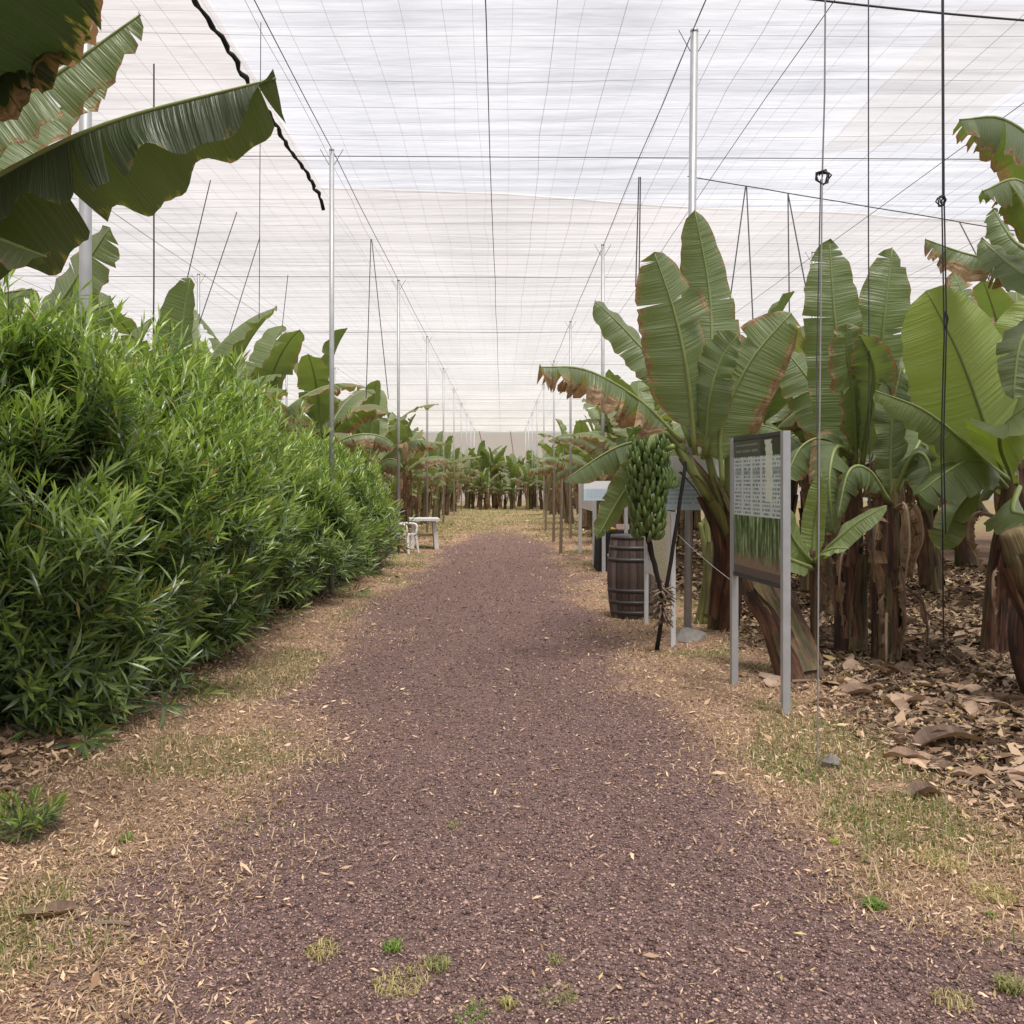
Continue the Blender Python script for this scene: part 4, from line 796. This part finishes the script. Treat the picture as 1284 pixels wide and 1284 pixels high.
# ------------------------------------------------------------------ oleander hedge
def oleander_leaves(O, D, nl, Ls, leafL, seed, droop=.12, hz=None):
    g = np.random.default_rng(seed); N = len(O); k = np.arange(nl)[None, :]; t = (k + g.random((N, nl))*.6)/nl
    D = D/np.linalg.norm(D, axis=1, keepdims=True); a0 = np.where(np.abs(D[:, 2:3]) < .9, np.array([[0, 0, 1.]]), np.array([[1., 0, 0]]))
    A = np.cross(D, a0); A /= np.linalg.norm(A, axis=1, keepdims=True); B = np.cross(D, A)
    az = (k % 3)*2.094 + (k//3)*.6 + g.random((N, 1))*6.28 + g.normal(0, .25, (N, nl)); an = np.radians(68 - 48*t + g.normal(0, 9, (N, nl)))
    R = A[:, None]*np.cos(az)[..., None] + B[:, None]*np.sin(az)[..., None]
    d = D[:, None]*np.cos(an)[..., None] + R*np.sin(an)[..., None]; d[..., 2] -= droop*(1 - t); d /= np.linalg.norm(d, axis=2, keepdims=True)
    base = O[:, None] + D[:, None]*(t*Ls[:, None])[..., None]; L = leafL*(g.random((N, nl))*.45 + .7)*(1 - .45*np.maximum(0, t - .75)*4*.6)
    s = np.cross(d, D[:, None]); s /= np.linalg.norm(s, axis=2, keepdims=True) + 1e-9; up = np.cross(s, d); w = L*(.060 + .024*g.random((N, nl)))
    e = lambda q: q[..., None]
    c = base + d*e(L*.5) - up*e(L*.03); tip = base + d*e(L) - up*e(L*(.04 + .10*g.random((N, nl))))
    V = np.stack([base, c + s*e(w) + up*e(w*.5), c, c - s*e(w) + up*e(w*.5), tip], 2).reshape(-1, 3)
    n = N*nl; T = (np.array([[0, 1, 2], [0, 2, 3], [1, 4, 2], [2, 4, 3]])[None] + (np.arange(n)*5)[:, None, None]).reshape(-1, 3)
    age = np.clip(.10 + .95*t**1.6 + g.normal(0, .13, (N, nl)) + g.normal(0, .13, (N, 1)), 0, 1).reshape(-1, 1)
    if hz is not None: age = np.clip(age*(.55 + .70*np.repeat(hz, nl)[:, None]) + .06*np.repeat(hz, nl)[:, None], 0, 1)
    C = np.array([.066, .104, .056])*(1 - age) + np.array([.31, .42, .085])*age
    old = g.random(n) < .02; C[old] = np.array([.36, .26, .07]); gry = g.random(n) < .15; C[gry] = C[gry]*.6 + np.array([.05, .07, .05])*.6
    return V, T, np.repeat(C, 5, 0)
def shrub(cx, cy, rx, ry, h, n, label, seed, nl=14, leafL=.185, low=.10):
    g = np.random.default_rng(seed); t = thing('oleander_shrub', label, 'shrub', (cx, cy, gz1(cx, cy)), group='oleander shrubs of the hedge')
    nc = n//27; hc = g.random(nc)**.78; tc = g.random(nc)*6.283; prof = np.clip(1 - hc**5, 0, 1)**.5*(.80 + .20*np.clip(hc/.35, 0, 1))
    lump = 1 + .26*(fbm(tc*1.6 + seed, hc*4, seed, 2) - .5)*2 + .14*(g.random(nc) - .5)*2
    q = 1 - .42*g.random(nc)**1.3
    cxyz = np.stack([np.cos(tc)*prof*rx*lump*q, np.sin(tc)*prof*ry*lump*q, low + hc*h*(.94 + .06*lump)*np.where(hc > .75, q**.3, 1) + g.normal(0, .05, nc)], 1)
    ci = g.integers(0, nc, n); sc_ = np.where(g.random(n) < .16, .28, .115)[:, None]
    x, y, z = (cxyz[ci] + g.normal(0, 1, (n, 3))*sc_*np.array([1, 1, .9])).T; z = np.maximum(z, .08); hz = np.clip(z/h, 0, 1); th = np.arctan2(y, x)
    O = np.stack([x, y, z], 1); D = np.stack([np.cos(th)*(1 - .5*hz), np.sin(th)*(1 - .5*hz), .45 + 1.5*hz**1.3], 1) + g.normal(0, .35, (n, 3))
    D[hz < .2, 2] -= .35
    Ls = .20 + .20*g.random(n); D /= np.linalg.norm(D, axis=1, keepdims=True); O = O - D*Ls[:, None]*.8; O[:, 2] = np.maximum(O[:, 2], .05)
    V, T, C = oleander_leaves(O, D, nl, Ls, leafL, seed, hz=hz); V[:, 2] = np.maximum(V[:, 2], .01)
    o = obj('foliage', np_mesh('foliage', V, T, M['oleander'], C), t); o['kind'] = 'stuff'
    r = random.Random(seed)
    for k in range(16):
        a = r.uniform(0, 6.28); bx, by = r.uniform(-.5, .5)*rx, r.uniform(-.5, .5)*ry; ex, ey = bx*.6 + math.cos(a)*rx*.25, by*.6 + math.sin(a)*ry*.25
        MB().tube(catmull([(bx, by, -.03), (bx*1.1, by*1.1, h*.3), (ex, ey, h*.82)], 6), [.02, .018, .016, .013, .011, .008, .005], 6).build('stem', M['twig'], t, True)
    m = MB()
    for i in g.integers(0, n, 420):
        e = Vector(O[i]); b0 = Vector((e.x*.72, e.y*.72, max(.02, e.z - .28))); m.tube([b0, e, e + Vector(D[i])*float(Ls[i])*.9], [.006, .005, .002], 3)
    o = m.build('twigs', M['twig'], t); o['kind'] = 'stuff'; return t
hl = ['bushy oleander shrub at the open end of the hedge by the thick pole', 'tall oleander shrub second from the open end of the hedge', 'tall oleander shrub third from the open end of the hedge', 'oleander shrub fourth from the open end of the hedge',
      'oleander shrub fifth from the open end of the hedge', 'oleander shrub fourth from the chair end of the hedge', 'low oleander shrub third from the chair end of the hedge', 'low oleander shrub second from the chair end of the hedge', 'lowest oleander shrub at the chair end of the hedge']
for i, (cx, cy, rx, ry, h, n_) in enumerate([(-3.35, 6.55, 1.14, 1.14, 2.44, 3100), (-3.3, 8.1, 1.12, 1.1, 2.50, 2700), (-3.3, 9.6, 1.15, 1.05, 2.42, 2300), (-3.3, 11.1, 1.15, 1.05, 2.36, 1800), (-3.25, 12.6, 1.15, 1.05, 2.22, 1500),
                                          (-3.2, 14.1, 1.1, 1.05, 2.1, 1300), (-3.15, 15.6, 1.1, 1.05, 1.95, 1200), (-3.15, 17.0, 1.08, 1.05, 1.8, 1100), (-3.2, 18.2, .98, .95, 1.62, 1000)]):
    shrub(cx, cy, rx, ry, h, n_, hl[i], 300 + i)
g = np.random.default_rng(5); n_ = 26; b = G(28, 1045); th = g.random(n_)*6.283
t = thing('oleander_seedling', 'small dark leafy oleander shoot on the verge before the hedge', 'shrub', (b.x, b.y, gz1(b.x, b.y)))
O = np.stack([np.cos(th)*.10*g.random(n_), np.sin(th)*.08*g.random(n_), .02 + .02*g.random(n_)], 1); D = np.stack([np.cos(th)*.8, np.sin(th)*.8, .5 + g.random(n_)], 1)
V, T, C = oleander_leaves(O, D, 14, .10 + .06*g.random(n_), .09, 6); V[:, 2] = np.maximum(V[:, 2], .004); o = obj('foliage', np_mesh('foliage', V, T, M['oleander'], C*.85), t); o['kind'] = 'stuff'
MB().tube([(0, 0, -.02), (.01, 0, .07)], [.008, .005], 6).build('stem', M['twig'], t)

# ------------------------------------------------------------------ boards, barrel, furniture
def board(label, a, b, z0, z1, mat, frame_mat, post_mat, postr=.022, frame=.02, posts=(0, 1), th=.02, over=0.0, name='information_board', postbase=None):
    """panel between ground points a and b (front faces to the side of -normal); posts at both ends"""
    a, b = Vector((a[0], a[1], 0)), Vector((b[0], b[1], 0)); d = b - a; L = d.length; rz = math.atan2(d.y, d.x)
    t = thing(name, label, 'sign', (a.x, a.y, 0), rz)
    vs = [(0, -th/2, z0), (L, -th/2, z0), (L, -th/2, z1), (0, -th/2, z1), (0, th/2, z0), (L, th/2, z0), (L, th/2, z1), (0, th/2, z1)]
    MB().add(vs, [(0, 1, 2, 3)], 0, [(0, 0), (1, 0), (1, 1), (0, 1)] + [(0, 0)]*4).add(vs, [(5, 4, 7, 6), (0, 4, 5, 1), (3, 2, 6, 7), (0, 3, 7, 4), (1, 5, 6, 2)], 1).build('panel', [M[mat], M[frame_mat]], t)
    if frame:
        for (lo, hi) in [((-.004, -th/2 - .006, z1 + .002), (L + .004, th/2 + .006, z1 + frame)), ((-.004, -th/2 - .006, z0 - frame), (L + .004, th/2 + .006, z0 - .002))]: MB().box(lo, hi).build('frame_rail', M[frame_mat], t)
    for k in posts:
        x = -postr - .003 if k == 0 else L + postr + .003
        if 0 < k < 1: x = k*L
        zb = -.04; ox = 0 if k in (0, 1) else th/2 + postr + .003
        m = MB(); m.box((x - postr, ox - postr, zb), (x + postr, ox + postr, z1 + over)); m.build('post', M[post_mat], t)
    return t
# printed board along the track verge (far end first so that the print faces the track)
n0, n1 = G(983, 898), G(922, 858)
board('tall printed board with white text columns above pictured green stalks on grey posts', (n1.x, n1.y), (n0.x, n0.y), .90, 1.93, 'sign_A', 'dark_frame', 'galv', .026, .03, over=.03)
# wide white and blue board facing down the track behind the bunch
Yb = 9.66; board('wide white and blue board behind the bunch and leaning trunk', ((813 - VX)*Yb/F, Yb), ((922 - VX)*Yb/F, Yb), 1.33, 1.88, 'sign_B', 'white_paint', 'galv', .022, 0, posts=())
sb = bpy.data.objects[[o.name for o in bpy.data.objects if o.get('label', '').startswith('wide white and blue')][0]]
for z in (1.45, 1.76): MB().box((.40, .012, z), (.55, .05, z + .03)).build('bracket', M['galv'], sb)
board('low cream and yellow board with white edge beside the barrel', (1.635, 10.85), (1.665, 9.37), .60, 1.32, 'sign_C', 'white_paint', 'white_paint', .022, .0)
board('small white board on pale posts past the black draped table', (1.78, 21.9), (1.785, 18.6), 1.05, 1.62, 'sign_D', 'white_paint', 'white_paint', .035, 0)
board('small blue and white board on a grey post above the draped table', (1.42, 16.7), (2.2, 16.7), 1.30, 1.64, 'sign_B', 'white_paint', 'galv', .03, 0, posts=(.45, .95))

# barrel of separate staves
bx, by = 1.56, 11.42; bt = thing('wine_barrel', 'weathered dark wooden barrel standing on end beside the low cream board', 'barrel', (bx, by, gz1(bx, by) - .005))
prof = [(.262, 0), (.282, .12), (.300, .28), (.309, .45), (.309, .52), (.300, .70), (.282, .86), (.262, .98)]; ns = 22; wa = 2*math.pi/ns*.94
vs, fs = [], []
for rr, z in prof:
    for q, ww in ((rr, wa), (rr - .022, wa)):
        for s in (-.5, 0, .5): vs.append((q*math.cos(s*ww), q*math.sin(s*ww), z))
for i in range(len(prof) - 1):
    o_, p_ = i*6, (i+1)*6
    fs += [(o_, o_+1, p_+1, p_), (o_+1, o_+2, p_+2, p_+1), (o_+3, p_+3, p_+4, o_+4), (o_+4, p_+4, p_+5, o_+5), (o_, p_, p_+3, o_+3), (o_+2, o_+5, p_+5, p_+2)]
e = (len(prof)-1)*6; fs += [(0, 3, 4, 1), (1, 4, 5, 2), (e, e+1, e+4, e+3), (e+1, e+2, e+5, e+4)]
sm = MB().add(vs, fs).mesh('stave', M['barrel_wood'])
for k in range(ns): obj('stave', sm, bt, rot=(rnd.uniform(-.002, .002), 0, k*2*math.pi/ns))
for z in (.05, .17, .31, .67, .81, .93):
    rr = float(np.interp(z, [p[1] for p in prof], [p[0] for p in prof])) + .001; dr = float(np.interp(z + .045, [p[1] for p in prof], [p[0] for p in prof])) + .001
    MB().lathe([(rr, z), (rr + .003, z), (dr + .003, z + .045), (dr, z + .045)], 36).build('hoop', M['hoop'], bt, True)
MB().lathe([(.235, .925), (.245, .935), (.245, .95)], 30).build('barrel_head', M['barrel_wood'], bt)
MB().lathe([(.0, .40), (.02, .40), (.02, .41)], 10).build('bung', M['stake_wood'], bt)

# draped table with produce
tx0, tx1, ty0, ty1 = 1.74, 2.6, 17.1, 18.1; dt = thing('display_table', 'table draped to the ground in black cloth behind the barrel', 'table', ((tx0 + tx1)/2, (ty0 + ty1)/2, 0))
m = MB(); vs = []; nn = 48
def rim(k):
    s = k/nn*4; i = int(s); f = s - i; c = [(tx0, ty0), (tx1, ty0), (tx1, ty1), (tx0, ty1), (tx0, ty0)]; return Vector((c[i][0] + (c[i+1][0] - c[i][0])*f, c[i][1] + (c[i+1][1] - c[i][1])*f, 0))
cc = Vector(((tx0 + tx1)/2, (ty0 + ty1)/2, 0))
for z in (.012, .4, .74, .755):
    for k in range(nn): p = rim(k); o_ = (p - cc).normalized()*(.035*math.sin(k*1.7)*(1 - z) if z < .75 else -.01); vs.append((p.x + o_.x, p.y + o_.y, z))
m.add(vs, [(i*nn + k, i*nn + (k+1) % nn, (i+1)*nn + (k+1) % nn, (i+1)*nn + k) for i in range(3) for k in range(nn)] + [tuple(3*nn + k for k in range(nn))]).build('tablecloth', M['black_cloth'], dt, True, True)
mt = MB().box((tx0 + .03, ty0 + .03, .70), (tx1 - .03, ty1 - .03, .735)).build('table_top', M['table_wood'], dt, False, True)
for sx in (tx0 + .07, tx1 - .12):
    for sy in (ty0 + .07, ty1 - .12): MB().box((sx, sy, 0), (sx + .05, sy + .05, .70)).build('leg', M['table_wood'], dt, False, True)
yh = thing('banana_hand', 'ripe yellow banana hand lying on the black draped table', 'bananas', (1.98, 17.22, .76))
ym = MB().tube(catmull(fp, 9), [.012, .016, .024, .0275, .0285, .028, .026, .022, .014, .008], 7).mesh('banana', M['yellow_fruit'], True)
for k in range(7): obj('banana', ym, yh, loc=(.02*k - .06, .03*(k % 2), .02), rot=(1.5, 0, 2.6 + .16*k))
for k, (x, z, nm, lb) in enumerate([(2.18, .76, 'produce_box', 'small pinkish produce box on the black draped table')]):
    bt2 = thing(nm, lb, 'box', (x, 17.35, z)); MB().box((-.1, -.08, 0), (.1, .08, .01)).build('base', M['pink_box'], bt2)
    for s in (-1, 1): MB().box((-.1, s*.08 - .005, .012), (.1, s*.08 + .005, .10)).build('side', M['pink_box'], bt2); MB().box((s*.105 - .004, -.074, .012), (s*.105 + .004, .074, .10)).build('end', M['white_plastic'], bt2)
bk = thing('white_bucket', 'white plastic tub on the ground between barrel and draped table', 'bucket', (1.88, 15.6, gz1(1.88, 15.6) - .004))
MB().lathe([(.12, 0), (.15, .40), (.165, .40), (.165, .43), (.14, .43), (.14, .40), (.11, .03), (.0, .03)], 24).build('body', M['white_plastic'], bk, True)
MB().tube([(-.16, 0, .38), (-.12, -.12, .30), (0, -.17, .26), (.12, -.12, .30), (.16, 0, .38)], .005, 5).build('handle', M['galv'], bk)

# white plastic chair, white table by the end of the hedge
def plastic_chair(loc, rz):
    c = thing('plastic_chair', 'white plastic garden chair at the low end of the hedge', 'chair', (loc[0], loc[1], gz1(*loc) - .004), rz)
    W = M['white_plastic']; MB().box((-.22, -.22, .41), (.22, .22, .435)).build('seat', W, c)
    for sx in (-1, 1):
        for sy in (-1, 1): MB().tube([(sx*.24, sy*.25, 0), (sx*.20, sy*.20, .42)], [.026, .036], 6).build('leg', W, c)
        MB().tube(catmull([(sx*.24, -.20, .42), (sx*.26, -.20, .62), (sx*.26, -.05, .66), (sx*.25, .22, .66)], 8), .026, 6).build('armrest', W, c, True)
        MB().tube([(sx*.21, .21, .42), (sx*.22, .31, .84)], .02, 6).build('back_post', W, c)
    for k in range(5): x = -.16 + k*.08; MB().tube([(x, .215, .43), (x, .30, .82)], .024, 5).build('slat', W, c)
    MB().tube([(-.22, .31, .83), (0, .335, .86), (.22, .31, .83)], .026, 6).build('top_rail', W, c); return c
plastic_chair((-2.22, 21.5), 1.2)
tl = (-1.92, 23.4); tb = thing('garden_table', 'weathered white trestle table beside the plastic chair', 'table', (tl[0], tl[1], gz1(*tl) - .005), .12)
MB().box((-.36, -.5, .69), (.36, .5, .745)).build('table_top', M['white_paint'], tb)
for sx in (-1, 1): MB().add([(sx*.30 - .05, -.36, 0), (sx*.30 + .05, -.36, 0), (sx*.24 + .04, -.36, .688), (sx*.24 - .04, -.36, .688), (sx*.30 - .05, .36, 0), (sx*.30 + .05, .36, 0), (sx*.24 + .04, .36, .688), (sx*.24 - .04, .36, .688)],
                              [(0, 1, 2, 3), (5, 4, 7, 6), (0, 4, 5, 1), (3, 2, 6, 7), (0, 3, 7, 4), (1, 5, 6, 2)]).build('trestle', M['white_paint'], tb)
MB().box((-.22, -.03, .30), (.22, .03, .36)).build('stretcher', M['table_wood'], tb)
# wooden stakes among the rows past the boards
for (px, y, h, lb) in [(694, 26, 2.0, ''), (703, 21.8, 1.7, ''), (684, 32, 1.6, '')]:
    x = (px - VX)*y/F; tag(MB().tube([(x, y, -.04), (x + .03, y, h)], [.04, .032], 7).build('stake', M['stake_wood']), 'brown wooden stake at the foot of the banana row past the notice boards', 'stake', 'stakes past the notice boards')
tag(MB().tube(wire_pts(P(845, 665, 9.4), P(920, 730, 8.1), 10, .02), .003, 4).build('slack_wire', M['galv']), 'thin slack wire strung between the low cream board and the printed board', 'wire')

# ------------------------------------------------------------------ dry leaves, bark, weeds
def scrap_mesh(seed, L, W):
    r = random.Random(seed); n, m = 8, 4; vs, fs = [], []; bend = r.uniform(-.6, 1.8); cr = r.uniform(1.0, 3.2); tw = r.uniform(-1.4, 1.4)
    for i in range(n + 1):
        t = i/n; w = W*(.25 + .75*math.sin(math.pi*min(1, .12 + t*.83))**.7)*(1 - .2*r.random()); z = .10*L*bend*math.sin(math.pi*t)
        for j in range(m + 1):
            v = j/m - .5; a = v*cr + tw*(t - .5); vs.append(((t - .5)*L + r.uniform(-.02, .02)*L, math.sin(a)/max(.3, cr)*w*1.6, z + (1 - math.cos(a))*w*.9/max(.4, cr)*1.3 + r.uniform(0, .03)*W))
    for i in range(n):
        for j in range(m): fs.append((i*(m+1)+j, (i+1)*(m+1)+j, (i+1)*(m+1)+j+1, i*(m+1)+j+1))
    zm = min(v[2] for v in vs); return MB().add([(x, y, z - zm) for x, y, z in vs], fs).mesh('dry_leaf', M['dry_leaf'], True)
scraps = [scrap_mesh(s, .30, .11 + .012*s) for s in range(9)]
def dry(x, y, sc, rz, flip=0, mi=None, label='curled brown scrap of dry banana leaf on the mulch under the banana plants', group='dry leaf scraps under the banana plants'):
    o = obj('dry_leaf', scraps[rnd.randrange(9) if mi is None else mi]); tl_ = rnd.uniform(-.12, .2); o.location = (x, y, gz1(x, y) + .004 + (.045*sc if flip else 0)); o.rotation_euler = (math.pi*flip + tl_, rnd.uniform(-.1, .1), rz)
    o.scale = (sc, sc*rnd.uniform(.8, 1.2), sc*rnd.uniform(.8, 1.3)); tag(o, label, 'dry leaf', group); return o
LM = [(2.5, 7.7, 'by the slanting cut trunk'), (3.25, 9.0, 'at the foot of the paired plants'), (4.65, 8.9, 'round the red streaked trunk'), (2.1, 5.4, 'behind the anchor stone'), (4.1, 7.1, 'under the leaning tan stem'), (3.2, 6.0, 'between anchor stone and leaning tan stem'), (2.5, 10.5, 'beside the leaning trunk'), (4.3, 12, 'between the first rows behind the signs'), (7, 13, 'deep in the rows behind the signs')]
cnt = 0
while cnt < 280:
    y = 4.9*(15/4.9)**rnd.random(); x = rnd.uniform(2.0, .58*y + .4)
    if x < 2.15 + .25*rnd.random() + .09*max(0, 6.2 - y): continue
    sc = rnd.uniform(.3, 1.0)*(1 if y > 6.5 else .75); ix = min(LM, key=lambda q: (q[0] - x)**2 + (q[1] - y)**2)
    dry(x, y, sc, rnd.uniform(0, 6.28), rnd.random() < .35, None, ('big' if sc > .75 else 'small' if sc < .5 else 'medium') + ' curled brown dry leaf scrap on the mulch ' + ix[2]); cnt += 1
for (px, py, sc, rz, mi, lb) in [(1165, 968, .75, -.6, 3, 'broad tan dry leaf piece lying at the mulch edge near the anchor stone'), (1160, 1002, .62, .3, 5, 'curled ochre dry leaf piece beside the broad tan one'), (22, 945, .62, .1, 4, 'orange brown dry leaf under the open end of the hedge'),
                                (95, 948, .80, -.1, 6, 'long brown dry leaf on the ground at the foot of the first shrub'), (8, 1003, .35, .2, 2, 'small orange dry leaf by the oleander shoot'), (60, 1152, .62, .25, 1, 'pale split husk lying on the straw of the verge'),
                                (1225, 870, .9, .3, 7, 'wide pinkish dry leaf sheet on the mulch by the red streaked trunk'), (1262, 880, .9, -.2, 8, 'big crumpled brown leaf sheet on the mulch beside the wide pinkish one'), (1190, 946, 1.3, .08, 0, 'long pale bent leaf stalk lying across the mulch edge')]:
    p = G(px, py); dry(p.x, p.y, sc, rz, 0, mi, lb, 'single dry leaf pieces')
def stick(px, py, L, rz, lb, rad=.009, mat='stake_wood'):
    p = G(px, py); d = Vector((math.cos(rz), math.sin(rz), 0))*L/2; z = gz1(p.x, p.y) + rad
    tag(MB().tube([p - d + Vector((0, 0, z)), p + Vector((0, .008, z + .004)), p + d + Vector((0, 0, z))], [rad, rad, rad*.7], 6).build('stick', M[mat]), lb, 'stick', 'sticks on the verge')
stick(140, 1163, .14, -.05, 'short straight brown stick lying where straw meets gravel'); stick(62, 1062, .10, .5, 'thin pale twig by the oleander shoot', .004); stick(95, 1190, .05, -.8, 'short white twig on the straw verge', .005, 'rag')
stick(1010, 862, .22, .05, 'pale stick leaning at the foot of the slanting cut trunk', .014)
def weed(px, py, n, hgt, spread, cols, label, name='weed_tuft', up=.5, group='small weeds on the track'):
    n = int(n*1.9); p = G(px, py); k = np.sqrt(rng.random(n))*spread; a = rng.random(n)*6.283; x, y = np.cos(a)*k, np.sin(a)*k*1.2; h = hgt*(.45 + .7*rng.random(n)); t_ = rng.random((n, 1))
    V, T, C = blades(x, y, np.zeros(n) - .002, h, up + .8*rng.random(n), np.array(cols[0])*(1 - t_) + np.array(cols[1])*t_, .0010 + h*.035)
    o = obj(name, np_mesh(name, V, T, M['grass_blade'], C)); o.location = (p.x, p.y, gz1(p.x, p.y) + .002); tag(o, label, 'weed', group)
GR = ((.10, .19, .03), (.26, .36, .07)); YE = ((.30, .27, .09), (.56, .48, .22)); OL = ((.16, .18, .06), (.36, .34, .14))
weed(1096, 1140, 130, .035, .035, GR, 'bright green weed rosette alone on the gravel beside the mulch verge'); weed(492, 1190, 60, .035, .03, GR, 'small round green weed on the gravel above the yellow runner')
weed(405, 1193, 70, .03, .06, YE, 'wispy straw coloured grass tuft on the gravel by the round green weed'); weed(548, 1212, 60, .04, .04, OL, 'green yellow upright end of the grass runner on the gravel')
weed(503, 1232, 130, .028, .09, YE, 'yellow dry grass runner sprawled on the gravel'); weed(590, 1270, 70, .02, .06, GR, 'flat green weed patch on the gravel below the yellow runner'); weed(636, 1260, 30, .035, .025, YE, 'little yellow grass sprig beside the flat green weed')
weed(697, 1206, 40, .02, .03, OL, 'tiny olive weed on the gravel among pale pebbles'); weed(700, 1250, 60, .022, .06, OL, 'low olive weed mat on the gravel among pale pebbles'); weed(1195, 1260, 60, .03, .06, YE, 'yellow grass wisp on the gravel below the bright rosette')
weed(1265, 1245, 50, .06, .03, OL, 'upright olive grass sprig at the gravel edge below the straw verge'); weed(1180, 1088, 170, .035, .10, YE, 'wide yellow grass cushion where gravel meets the mulch verge'); weed(1245, 1125, 130, .035, .08, YE, 'yellow green grass cushion at the edge of the straw verge')
weed(1048, 1060, 30, .03, .02, ((.32, .38, .05), (.45, .5, .1)), 'tiny lime weed on the gravel beside the tall weed stalk'); weed(570, 1035, 30, .02, .04, OL, 'faint olive weed in the middle of the gravel track'); weed(158, 1052, 40, .04, .03, GR, 'small green weed on the straw verge by the oleander shoot')
weed(1243, 1150, 30, .03, .02, GR, 'tiny green weed below the yellow cushions')
p = G(1086, 1085); t = thing('weed_stalk', 'tall thin green weed stalk with leaf whorls at the gravel edge', 'weed', (p.x, p.y, gz1(p.x, p.y)))
MB().tube([(0, 0, -.01), (.008, 0, .07), (-.004, 0, .16)], [.003, .0025, .002], 5).build('stem', M['rib'], t)
O = np.array([[0, 0, .005], [.004, 0, .045], [.004, 0, .09], [-.004, 0, .14]]); V, T, C = oleander_leaves(O, np.array([[0, 0, 1.]]*4) + .05, 12, np.array([.03]*4), .042, 8); o = obj('foliage', np_mesh('foliage', V, T, M['oleander'], C*1.3), t); o['kind'] = 'stuff'
